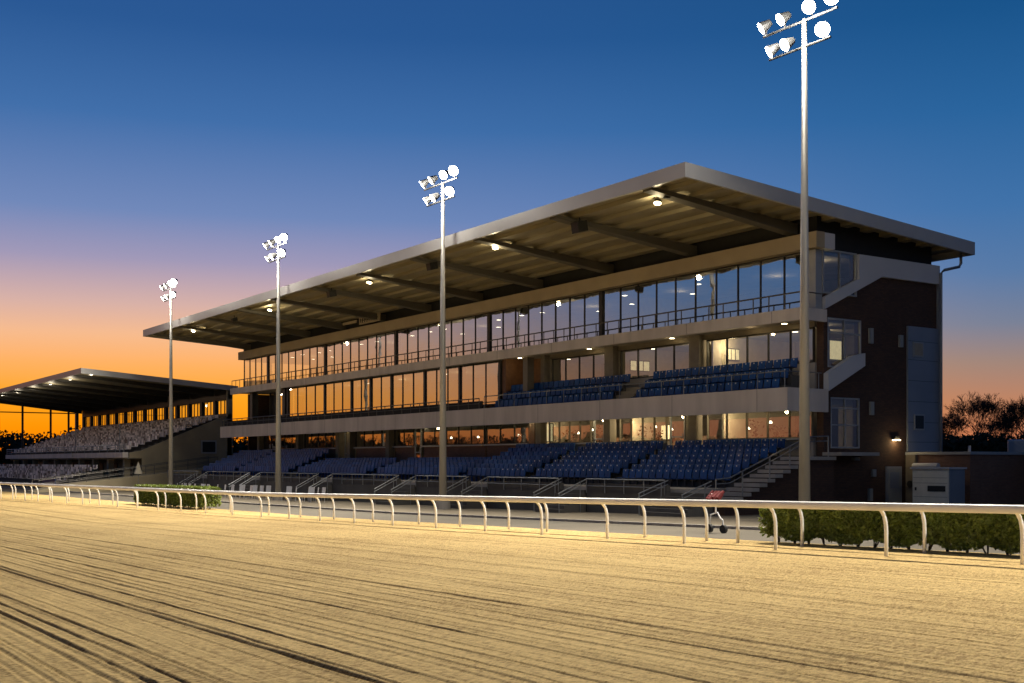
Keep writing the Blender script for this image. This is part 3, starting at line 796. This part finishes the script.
tp = table_proto(); cp = chair_proto('wood', 'dining chairs behind the middle-floor glass')
usedt = False; usedc = False; k = 0
a = -64.5
while a > -96:
    k += 1
    lab = f'{nth(k)} small brown dining table from the right behind the middle-floor windows'
    if not usedt: o = tp; o.location = (a, 43.3, 3.07+ZO); o['label'] = lab; usedt = True
    else: o = dup(tp, (a, 43.3, 3.07), label=lab)
    for s_, wd in ((-.85, 'left'), (.85, 'right')):
        lab = f'brown dining chair on the {wd} of the {nth(k)} dining table behind middle-floor glass'
        if not usedc: o = cp; o.location = (a+s_, 43.3, 3.07+ZO); o.rotation_euler = (0, 0, -math.pi/2); o['label'] = lab; usedc = True
        else: o = dup(cp, (a+s_, 43.3, 3.07), math.pi/2 if s_ < 0 else -math.pi/2, lab)
    a -= 2.6
# white chairs set out on the forecourt before the wall
wc = chair_proto('chair', 'white plastic chairs lined up on the forecourt', 'plastic_chair'); first = True
rw = random.Random(4); k = 0
a = -69.0
while a > -100:
    a -= rw.uniform(.75, 1.5); k += 1
    if k % 9 == 0: a -= 1.5
    gz = g(a); lab = f'white plastic chair on the forecourt below the wall, {nth(k)} from the right'
    if first: o = wc; o.location = (a, 32.6, gz+ZO); o.rotation_euler = (0, 0, 0); o['label'] = lab; first = False
    else: o = dup(wc, (a, 32.6+rw.uniform(-.4, .5), gz), rw.uniform(-.5, .5), lab)
    o.scale = (1.15, 1.15, 1.15)

# ------------------------------------------------------------------ floodlight poles
def pole(a, top, label, power, heads):
    b = 32.6; gz = g(a)
    root = thing('floodlight_pole', (a, b, gz), label, 'floodlight', 'tall floodlight poles along the front of the stands')
    MB().tube([(a, b, gz-.2), (a, b, top)], .215, 14, .085).build('pole', 'pole', root, smooth=True)
    bp = MB().tube([(a, b, gz-.1), (a, b, gz+.45)], .42, 14, .40); bp.build('plinth', 'concrete', root)
    MB().tube([(a-2.0, b, top-.05), (a+1.5, b, top-.05)], .05, 8).build('crossarm', 'fixture', root)
    MB().tube([(a-1.7, b, top-1.0), (a+1.2, b, top-1.0)], .05, 8).build('crossarm', 'fixture', root)
    for da, dz, yaw, sz in heads:
        d = Vector((math.sin(yaw), -math.cos(yaw), -.62)).normalized()
        c = Vector((a+da, b-.12, top+dz))
        h = MB().tube([c-d*.32, c-d*.12, c+d*.10], .12, 14, sz)
        hd = h.build('lamp_head', 'fixture', root, smooth=False)
        MB().disc(c+d*.101, d, sz*.93, .02, 16).build('lens', 'lamp', hd)
        MB().tube([(a+da, b, top+dz-.3 if dz > -.5 else top+dz+.25), c-d*.2], .03, 6).build('bracket', 'fixture', hd)
    for dx, sgn in ((-1.2, -1), (1.0, 1)):
        lamp('flood_beam', 'SPOT', (a+dx, b-.7, top-.5), power, (1, .92, .77), .45, (.42*sgn, -1, -.66), rad(136), .7, parent=root)
    lamp('flood_spill', 'POINT', (a, b-.9, top-.3), power*.055, (1, .93, .80), .3, parent=root)
    return root
H = [(-1.9, .28, -.75, .24), (-.95, .30, -.45, .24), (.35, .34, .35, .26), (1.35, .36, .62, .29), (-1.5, -.72, -.70, .23), (-.75, -.70, -.3, .24), (.95, -.66, .55, .28)]
PW = 18000
pole(-28.8, 16.1, 'tallest floodlight pole, standing before the stair at the grandstand\'s brick end', PW, H)
pole(-54.3, 15.25, 'floodlight pole crossing the middle of the grandstand front', PW, H)
pole(-76.8, 15.3, 'floodlight pole before the far third of the grandstand', PW, H)
pole(-100.3, 15.2, 'floodlight pole standing between the two grandstands', PW, H)
pole(-4.0, 16.1, 'added floodlight pole further along the row, out of view right of the brick end', PW, H)  # added out-of-view pole that helps light the near track
pole(22.0, 16.1, 'second added floodlight pole, unseen beyond the right of the view', PW, H)  # another unseen pole, put in for more light on the near track

# ------------------------------------------------------------------ far grandstand
FS = thing('grandstand', (-152, 38, -3), 'smaller far grandstand with pale seats under a dark flat roof on posts', 'grandstand')
def fz(b): return 9.35 - .075*(b-30)
F0, F1 = -184.5, -120.0
o = MB().prism([(30, fz(30)), (46.2, fz(46.2)), (46.2, fz(46.2)-.3), (30, fz(30)-.3)], 'x', F0, F1).build('roof', 'soffit', FS)
e = MB(); e.prism([(29.9, fz(30)+.05), (30.0-.003, fz(30)+.05), (29.997, fz(30)-.5), (29.9, fz(30)-.5)], 'x', F0-.1, F1+.1)
e.prism([(29.999, fz(30)+.05), (46.3, fz(46.3)+.05), (46.3, fz(46.3)-.5), (29.999, fz(30)-.5)], 'x', F1+.003, F1+.1)
e.build('roof_edge', 'roof_metal', o)
for a in range(-180, -118, 8):
    MB().prism([(30.2, fz(30.2)-.31), (45, fz(45)-.31), (45, fz(45)-1.0), (30.2, fz(30.2)-.5)], 'x', a-.2, a+.2).build('roof_beam', 'frame', FS)
for a in (-121.5, -130, -139, -148, -157, -166):
    q = MB().disc((a, 31.3, fz(31.3)-.34), (0, 0, -1), .18, .05); c_ = q.build('canopy_light', 'fixture', FS)
    MB().disc((a, 31.3, fz(31.3)-.392), (0, 0, -1), .14, .02).build('lens', 'cool', c_)
    lamp('canopy_lamp', 'POINT', (a, 31.3, fz(31.3)-1.0), 90, (1, .86, .62), .2, parent=FS)
# upper tier, rising to the back
nr = 14; fb0, fb1 = 34.6, 44.6
f = MB(); sm = MB()
for i in range(nr):
    b0 = fb0+(fb1-fb0)*i/nr; b1 = fb0+(fb1-fb0)*(i+1)/nr; z = .95+ (4.3-.95)*i/(nr-1)
    f.box(-178, F1-.3, b0, b1 if i < nr-1 else 45.2, .6, z)
    a = F1-.9
    while a > -177.6:
        if (int(-(a+120)/9.3) != int(-(a+120-.6)/9.3)): a -= .9
        w = .2
        sm.box(a-w, a+w, b0+.12, b0+.44, z+.36, z+.42); sm.box(a-w, a+w, b0+.42, b0+.49, z+.42, z+.78)
        a -= .56
f.build('seating_terrace', 'grey_wall', FS)
for i in range(6):
    z = -2.3+i*.24; b0 = 29.5+i*.62
    a = F1-6
    while a > -186:
        if (int(-(a+120)/8) != int(-(a+120-.6)/8)): a -= .9
        sm.box(a-.2, a+.2, b0+.05, b0+.4, z+.36, z+.42); sm.box(a-.2, a+.2, b0+.40, b0+.46, z+.42, z+.80)
        a -= .58
    MB().box(-187, F1-5, b0-.1, 33.4, z-.24 if i else -3.2, z).build('seating_terrace', 'grey_wall', FS)
tag(sm.build('pale_seat_rows', 'grey_seats'), 'pale grey seats packed on the tiers of the smaller far grandstand', 'seats', kind='stuff')
MB().box(-178.2, -140.4, 34.0, 34.58, .45, 1.0).build('deck_fascia', 'fascia', FS)
MB().box(-139.8, F1+.1, 34.0, 34.58, .45, 1.0).build('deck_fascia', 'fascia', FS)
railing(-178, F1, 34.15, 1.0, 1.75, 'rail_steel', 3, mid=2, r=.035, par=FS)
MB().box(-178, F1-.3, 34.6, 45.2, .3, .598).build('floor_slab', 'concrete', FS)
for a in range(-176, -120, 6): MB().box(a-.3, a+.3, 34.7, 35.3, -3.2, .298).build('column', 'tan_wall', FS)
MB().box(-178, F1-.3, 38, 38.3, -3.2, .297).build('rear_wall', 'tan_wall', FS)
for a in range(-173, -121, 6):
    w_ = MB().box(a-1.1, a+1.1, 37.9, 37.998, -1.6, -.1).build('window', 'frame', FS)
# side wall facing the main stand
MB().prism([(36.0, -3.1), (45.6, -3.1), (45.6, 5.0), (44.4, 4.75), (36.0, 1.2), (34.7, .95), (34.7, .4), (36.0, .4)], 'x', F1-.28, F1).build('side_wall', 'tan_wall', FS)
q = MB().box(F1+.003, F1+.08, 42.2, 43.9, .9, 2.3).build('window', 'light_frame', FS)
MB().box(F1+.081, F1+.09, 42.35, 43.75, 1.05, 2.15).build('glazing', 'black', q)
# rear windows with the sky behind
na = 15; w = (F1-F0)/na
for i in range(na):
    a0 = F0+i*w; a1 = a0+w
    MB().box(a0-.35, a0+.35, 45.2, 45.6, 4.2, fz(45.4)-.3).build('column', 'frame', FS)
    if i >= 1: window(a0+.4, a1-.4, 45.4, 5.2, 6.75, 3, 'glass', par=FS)
MB().box(F0+w, F1, 45.21, 45.59, 6.76, fz(45.4)-.3).build('window_head', 'frame', FS)
MB().box(F0+w, F1, 45.21, 45.59, 4.2, 5.19).build('window_wall', 'frame', FS)
MB().box(F1-.35, F1+.0, 45.1, 45.7, -3.1, fz(45.4)-.3).build('column', 'tan_wall', FS)
for b in (37.5, 41.5, 44.1): MB().tube([(F0+.4, b, -3), (F0+.4, b, fz(b)-.3)], .16, 8).build('column', 'frame', FS)
MB().box(F0+.2, F0+.5, 30.5, 45, fz(45)-.9, fz(45)-.75).build('tie_beam', 'frame', FS)
for a in (-122, -140.1): MB().tube([(a, 34.3, .4), (a, 34.3, 4.2)], .05, 6).build('railing_post', 'rail_steel', FS)
# ramp with railings beside the far stand
RP = thing('access_ramp', (-116, 31, -2.9), 'railed access ramp climbing towards the side of the smaller far grandstand', 'ramp')
MB().prism([(24.5, -2.9), (42.5, -2.9), (42.5, -.5), (27.0, -2.2), (24.5, -2.8)], 'x', -118.5, -115.5).build('ramp_base', 'tan_wall', RP)
for x_ in (-118.4, -115.6):
    t = MB().tube([(x_, 25, -1.75), (x_, 42.5, .55)], .04, 6).tube([(x_, 25, -2.2), (x_, 42.5, .05)], .03, 6)
    for i in range(9):
        b = 25+i*2.18; zt = -1.75+2.3*(b-25)/17.5; t.tube([(x_, b, zt-1.05), (x_, b, zt)], .035, 6)
    t.build('handrail', 'rail_dark', RP)
BN = MB().box(-127, -121.5, 27.8, 27.9, -2.6, -1.6); tag(BN.build('banner', 'blue'), 'plain blue banner low on the railing before the far stand seats', 'banner')
# folded parasols by the ramp
def parasol(a, b, h, label):
    t = thing('parasol', (a, b, g(a)), label, 'parasol', 'cream parasols beside the ramp')
    gz = g(a)
    MB().tube([(a, b, gz), (a, b, gz+h)], .03, 6).build('pole', 'rail_steel', t)
    MB().tube([(a, b, gz+h-1.2), (a, b, gz+h-.1)], .42, 10, .06).build('canopy', 'canvas', t)
    MB().tube([(a, b, gz), (a, b, gz+.1)], .3, 10).build('base', 'concrete', t)
parasol(-113.2, 33.6, 2.9, 'cream parasol beside the foot of the ramp')

# ------------------------------------------------------------------ annex, cabin, truck
AX = thing('brick_building', (-25, 60, g(-30)), 'low flat-roofed brown brick annex with pale coping behind the cream cabin', 'building')
MB().box(-36.95, -33.4, 49.4, 64, -2.6, .36).build('wall', 'brick_red', AX)
MB().box(-37, -33.3, 49.3, 64.1, .36, .5).build('coping', 'light_frame', AX)
MB().box(-33.397, -10, 53.9, 54.2, -2.6, .38).build('wall', 'brick', AX)
MB().box(-33.3, -10, 53.8, 54.3, .38, .49).build('coping', 'light_frame', AX)
MB().box(-36.9, -36.35, 49.2, 49.398, -2.5, .35).build('pilaster', 'column', AX)
MB().tube([(-36.6, 49.12, -1.1), (-36.6, 49.2, -1.1)], .17, 12).build('hose_reel', 'black', AX)
MB().tube([(-36.3, 49.05, -.2), (-34.9, 49.05, -.2)], .16, 10).build('roller_awning', 'white_panel', AX)
MB().tube([(-33.5, 49.5, .5), (-33.5, 49.5, .78)], .07, 8).build('roof_vent', 'truck', AX)
CB = thing('cabin', (-33.9, 47.9, g(-34)), 'small cream utility cabin with blue-grey side before the brick annex', 'cabin')
gz = g(-34)-.05
MB().box(-35.0, -33.05, 47.2, 48.4, gz+.12, -.33).build('body', 'cabin', CB)
MB().box(-33.047, -33.0, 47.25, 48.4, gz+.12, -.35).build('side_panel', 'zinc', CB)
MB().box(-35.08, -32.95, 47.1, 48.5, -.33, -.25).build('roof', 'white_panel', CB)
MB().box(-35.0, -33.05, 47.25, 48.35, gz-.05, gz+.118).build('plinth', 'black', CB)
v = MB(); v.box(-34.15, -33.2, 47.17, 47.198, -1.38, -1.12); vv = v.build('vent', 'frame', CB)
s_ = MB()
for i in range(4): s_.box(-34.12, -33.23, 47.15, 47.169, -1.36+i*.06, -1.33+i*.06)
s_.build('slat', 'fixture', vv)
for z in (-.75, -1.0, -1.65): MB().box(-34.95, -33.1, 47.192, 47.199, z, z+.012).build('joint', 'frame', CB)
MB().box(-34.85, -34.78, 47.16, 47.199, -1.35, -1.2).build('handle', 'frame', CB)
TK = thing('box_truck', (-40.5, 70, -2.4), 'white box truck whose roof shows above the annex coping', 'truck')
MB().box(-43.8, -37.9, 68.7, 71.1, -1.1, 1.45).build('cargo_box', 'truck', TK, bevel=.12)
MB().prism([(-37.85, -1.3), (-36.1, -1.3), (-36.1, -.3), (-36.6, .6), (-37.85, .75)], 'y', 68.8, 71.0).build('cab', 'truck', TK)
for x_ in (-42.4, -37.0):
    for y_ in (68.7, 70.8): MB().tube([(x_, y_, -1.8), (x_, y_+.3, -1.8)], .45, 14).build('wheel', 'tyre', TK)
MB().box(-43.6, -37, 69.1, 70.7, -1.5, -1.12).build('chassis', 'frame', TK)

# red cart behind the rails
a0, b0 = -25.9, 25.3; gz = g(a0)
CT = thing('cart', (a0, b0, gz), 'small tubular cart with bright red cloth on top behind the rails', 'cart')
MB().tube([(a0-.25, b0, gz+.1), (a0-.2, b0, gz+.55), (a0+.1, b0, gz+.62), (a0+.22, b0, gz+.45), (a0+.32, b0, gz+.4)], .028, 8).build('frame', 'rail_white', CT)
MB().tube([(a0+.02, b0, gz+.6), (a0+.02, b0, gz+1.15), (a0-.2, b0, gz+1.2)], .025, 8).build('stem', 'rail_white', CT)
for dx in (-.25, .36): MB().tube([(a0+dx, b0-.05, gz+.13), (a0+dx, b0+.05, gz+.13)], .13, 14).build('wheel', 'tyre', CT)
MB().tube([(a0+.36, b0, gz+.13), (a0+.32, b0, gz+.4)], .025, 8).build('fork', 'rail_white', CT)
rc = MB()
for i in range(9):
    x_ = a0-.22+i*.055; rc.tube([(x_, b0-.12+.05*math.sin(i*2), gz+1.02+.05*math.sin(i*1.7)), (x_+.03, b0+.1, gz+1.24+.04*math.cos(i*2.3))], .07, 7, .05)
rc.build('cloth', 'red', CT)

# ------------------------------------------------------------------ hedges
def hedge(a0, a1, b0, b1, h, n, size, label, seed):
    rn = random.Random(seed)
    t = thing('hedge', ((a0+a1)/2, (b0+b1)/2, g((a0+a1)/2)), label, 'hedge', 'clipped hedges behind the running rails')
    f = MB()
    for _ in range(n):
        a = rn.uniform(a0, a1)
        u = rn.random()
        lump = noise.noise(Vector((a*1.1, seed, 0)))*.06
        if u < .34: b = rn.uniform(b0, b1); z = h + lump - abs(rn.gauss(0, .04)) + (.05 if rn.random() < .08 else 0)
        elif u < .86: b = b0 - .04*noise.noise(Vector((a*2, seed, 3))) + abs(rn.gauss(0, .10)); z = rn.uniform(.06, 1)**.8*h
        else: b = rn.uniform(b0, b1); z = rn.uniform(.25, h)
        if a > a1-.3 or a < a0+.3: b = rn.uniform(b0, b1)
        # thin feet: the leaves pull back between the stems
        if z < .26:
            ph = abs(math.sin(a*2.1+seed)) * .22 + .1*noise.noise(Vector((a*5, seed, 0)))
            if z < ph: continue
        e = min(a-a0, a1-a)
        if e < .35 and z > h-.35+e: z -= .25*rn.random()
        gz = g(a)+z
        d = Vector((rn.gauss(0, 1), rn.gauss(0, 1)-.5, rn.gauss(0, 1)+(1.8 if u < .34 else .4))).normalized()
        u_ = d.cross(Vector((rn.gauss(0, 1), rn.gauss(0, 1), rn.gauss(0, 1)))).normalized(); w_ = d.cross(u_)
        s = size*rn.uniform(.6, 1.3); c = Vector((a, b, gz))
        f.quad(c-u_*s, c+w_*s*.6, c+u_*s, c-w_*s*.6)
    f.build('leaves', 'leaf', t)
    s_ = MB(); a = a0+.25
    while a < a1:
        for _ in range(3):
            da = rn.uniform(-.25, .25); bb = rn.uniform(b0+.2, b1-.2)
            s_.tube([(a, (b0+b1)/2, g(a)-.05), (a+da*.5, bb, g(a)+.35), (a+da*1.4, bb, g(a)+h*.85)], .02, 5, .008)
        a += .5
    s_.build('stems', 'stem', t)
hedge(-21.2, -5.5, 22.25, 23.25, .96, 90000, .052, 'long clipped hedge behind the rails before the cream cabin', 1)
hedge(-74.5, -61.8, 21.8, 22.9, 1.2, 46000, .075, 'short clipped hedge behind the rails near the far stand', 2)

# ------------------------------------------------------------------ trees
def bare_tree(x, y, h, spread, seed, label, fork=.32):
    rn = random.Random(seed); gz = -2.8
    t = thing('bare_tree', (x, y, gz), label, 'tree', 'leafless trees behind the buildings')
    tr = MB(); cr = MB()
    def grow(p, d, L, r, depth):
        q = p + d*L
        mid_ = p + d*L*.5 + Vector((rn.gauss(0, 1), rn.gauss(0, 1), 0))*L*.05
        (tr if depth < 2 else cr).tube([p, mid_, q], r, 5 if depth < 3 else 3, max(.02, r*.62))
        if depth >= 7 or L < .14: return
        for _ in range(4 if depth in (0, 1) else 3 if depth < 6 else 2):
            ax = Vector((rn.gauss(0, 1), rn.gauss(0, 1), rn.gauss(0, .6))).normalized()
            nd = (d + ax*spread*rn.uniform(.5, 1.15) + Vector((0, 0, .12))).normalized()
            grow(q, nd, L*rn.uniform(.62, .84), max(.028, r*.6), depth+1)
    grow(Vector((x, y, gz)), Vector((0, 0, 1)), h*fork, h*.016, 0)
    tr.build('trunk', 'bark', t); cr.build('crown', 'bark', t)
def at(px, Y):      # direction on the skyline -> ground position at distance Y
    k = (px-512)/1160; return (.5648*k-.8252)*Y, (.8252*k+.5648)*Y
for px, Y, h, sp_, sd, lab in ((957, 205, 10.2, .8, 11, 'low bushy bare tree beside the metal-clad corner of the grandstand'),
                               (982, 215, 13.6, .78, 12, 'broad round bare tree standing above the dark wood'),
                               (1030, 205, 13.2, .76, 13, 'bare tree cut by the right edge, beyond the truck'),
                               (1004, 240, 11.0, .8, 14, 'smaller bare tree between the two tall bare ones')):
    x, y = at(px, Y); bare_tree(x, y, h, sp_, sd, lab)
def woodland(pts, hs, name, label, n, size, seed, depth=14):
    rn = random.Random(seed); f = MB()
    for (p0, p1), (h0, h1) in zip(zip(pts, pts[1:]), zip(hs, hs[1:])):
        L_ = (Vector(p1)-Vector(p0)).length
        d = (Vector(p1)-Vector(p0)).normalized(); nx = Vector((-d.y, d.x))
        for _ in range(int(n*L_)):
            t = rn.random(); q = Vector(p0).lerp(Vector(p1), t) + nx*rn.uniform(-depth, depth)*.5
            hh = (h0+(h1-h0)*t)*(1+.16*noise.noise(Vector((q.x*.16, q.y*.16, seed)))+.10*noise.noise(Vector((q.x*.6, q.y*.6, seed))))
            z = -3 + hh*(rn.random()**.7)
            s = size*rn.uniform(.5, 1.3)
            if z > -3+hh*.85: s *= .5
            c = Vector((q.x, q.y, z)); u = Vector((rn.gauss(0,1), rn.gauss(0,1), rn.gauss(0,1))).normalized()
            w_ = u.cross(Vector((rn.gauss(0,1), rn.gauss(0,1), rn.gauss(0,1)))).normalized()
            f.quad(c-u*s, c+w_*s*.7, c+u*s, c-w_*s*.7)
    tag(f.build(name, 'dark_leaf'), label, 'woodland', kind='stuff')
w1 = [at(px, 190) for px in (925, 975, 1035, 1150, 1300)]
woodland(w1, [7.2, 7.6, 6.9, 7.4, 7.0], 'woodland', 'dark wood on the skyline behind the brick annex', 420, .55, 21)
w2 = [at(px, 290) for px in (-500, -200, -60, 20, 50, 75, 130)] + [at(px, 300) for px in (200, 280)]
woodland(w2, [11, 11, 11.5, 10.5, 9.5, 11, 10, 10, 9], 'woodland', 'dark wood on the skyline behind the smaller far grandstand', 90, .85, 22)
# belts of trees across the infield; they close the view behind the camera and show in the windows
w3 = [(-430, 60), (-430, -60), (-400, -160), (-300, -230), (-150, -260), (0, -260), (150, -220), (240, -80), (250, 80), (160, 200)]
woodland(w3, [11, 12, 13, 12, 12, 12, 12, 12, 12, 12], 'woodland', 'belt of trees across the infield mirrored in the lower windows', 26, 1.6, 23, 16)

# ------------------------------------------------------------------ sky
w = bpy.data.worlds.new('World'); sc.world = w; w.use_nodes = True
nt = w.node_tree; N = nt.nodes; L = nt.links
bg = N['Background']; out = N['World Output']
tc = N.new('ShaderNodeTexCoord'); sx = N.new('ShaderNodeSeparateXYZ'); L.new(tc.outputs['Generated'], sx.inputs[0])
def ramp(stops):
    r = N.new('ShaderNodeValToRGB'); r.color_ramp.interpolation = 'LINEAR'
    e = r.color_ramp.elements
    for i, (p, c) in enumerate(stops):
        x = e[i] if i < 2 else e.new(p)
        x.position = p; x.color = (*lin(c), 1)
    L.new(sx.outputs[2], r.inputs[0]); return r.outputs[0]
west = ramp([(0, (255, 118, 0)), (.03, (255, 150, 4)), (.055, (255, 165, 30)), (.08, (255, 175, 95)), (.104, (245, 185, 140)), (.128, (215, 175, 165)),
             (.165, (158, 150, 182)), (.202, (110, 134, 184)), (.274, (60, 108, 168)), (.342, (36, 86, 147)), (.6, (16, 52, 108)), (1, (8, 26, 62))])
east = ramp([(0, (205, 112, 70)), (.045, (192, 130, 96)), (.08, (158, 132, 122)), (.11, (118, 127, 150)), (.15, (84, 120, 166)), (.2, (60, 112, 168)),
             (.27, (36, 98, 156)), (.342, (18, 82, 138)), (.6, (8, 46, 88)), (1, (5, 26, 56))])
anti = ramp([(0, (58, 66, 88)), (.08, (74, 84, 112)), (.16, (66, 88, 124)), (.3, (34, 74, 118)), (.6, (12, 48, 90)), (1, (5, 26, 56))])
SAZ = rad(173)
def vmath(op, *i):
    n = N.new('ShaderNodeVectorMath'); n.operation = op
    for k, v_ in enumerate(i):
        if isinstance(v_, tuple): n.inputs[k].default_value = v_
        else: L.new(v_, n.inputs[k])
    return n
flat = vmath('MULTIPLY', tc.outputs['Generated'], (1, 1, 0)); nm = vmath('NORMALIZE', flat.outputs[0])
dt = vmath('DOT_PRODUCT', nm.outputs[0], (math.cos(SAZ), math.sin(SAZ), 0))
mr = N.new('ShaderNodeMapRange'); mr.interpolation_type = 'SMOOTHSTEP'
mr.inputs[1].default_value = .62; mr.inputs[2].default_value = .99; L.new(dt.outputs['Value'], mr.inputs[0])
mx = N.new('ShaderNodeMix'); mx.data_type = 'RGBA'
m3 = N.new('ShaderNodeMapRange'); m3.interpolation_type = 'SMOOTHSTEP'; m3.inputs[1].default_value = -.05; m3.inputs[2].default_value = .5; L.new(dt.outputs['Value'], m3.inputs[0])
me_ = N.new('ShaderNodeMix'); me_.data_type = 'RGBA'; L.new(m3.outputs[0], me_.inputs[0]); L.new(anti, me_.inputs[6]); L.new(east, me_.inputs[7])
L.new(mr.outputs[0], mx.inputs[0]); L.new(me_.outputs[2], mx.inputs[6]); L.new(west, mx.inputs[7])
L.new(mx.outputs[2], bg.inputs[0]); bg.inputs[1].default_value = 1.0
# the physical sky adds the faint last light after sunset
sky = N.new('ShaderNodeTexSky'); sky.sky_type = 'NISHITA'; sky.sun_disc = False; sky.sun_elevation = rad(-3); sky.sun_rotation = rad(90)-SAZ
bg2 = N.new('ShaderNodeBackground'); bg2.inputs[1].default_value = .05; L.new(sky.outputs[0], bg2.inputs[0])
ad = N.new('ShaderNodeAddShader'); L.new(bg.outputs[0], ad.inputs[0]); L.new(bg2.outputs[0], ad.inputs[1]); L.new(ad.outputs[0], out.inputs[0])

sl = bpy.data.lights.new('afterglow', 'SUN'); sl.energy = .10; sl.color = (1, .55, .25); sl.angle = rad(12)
so = bpy.data.objects.new('afterglow', sl); col.objects.link(so)
so.rotation_euler = Vector((-math.cos(SAZ), -math.sin(SAZ), -.06)).to_track_quat('-Z', 'Y').to_euler()

# ------------------------------------------------------------------ camera
cam = bpy.data.cameras.new('Camera'); co = bpy.data.objects.new('Camera', cam); col.objects.link(co)
co.location = (0, 0, ZO); co.rotation_euler = (rad(90), 0, math.atan2(.8252, .5648))
cam.sensor_width = 36; cam.lens = 36*1160/1024; cam.shift_y = (462-341.5)/1024
cam.clip_start = .1; cam.clip_end = 3000
sc.camera = co

sc.view_settings.view_transform = 'Standard'; sc.view_settings.look = 'None'; sc.view_settings.exposure = 0; sc.view_settings.gamma = 1
sc.view_settings.use_curve_mapping = False
cy = sc.cycles
try:
    cy.use_denoising = True; cy.denoiser = 'OPENIMAGEDENOISE'
except Exception: pass
cy.max_bounces = 6; cy.diffuse_bounces = 3; cy.glossy_bounces = 3; cy.transparent_max_bounces = 12
cy.sample_clamp_indirect = 4; cy.caustics_reflective = False; cy.caustics_refractive = False
cy.use_light_tree = True
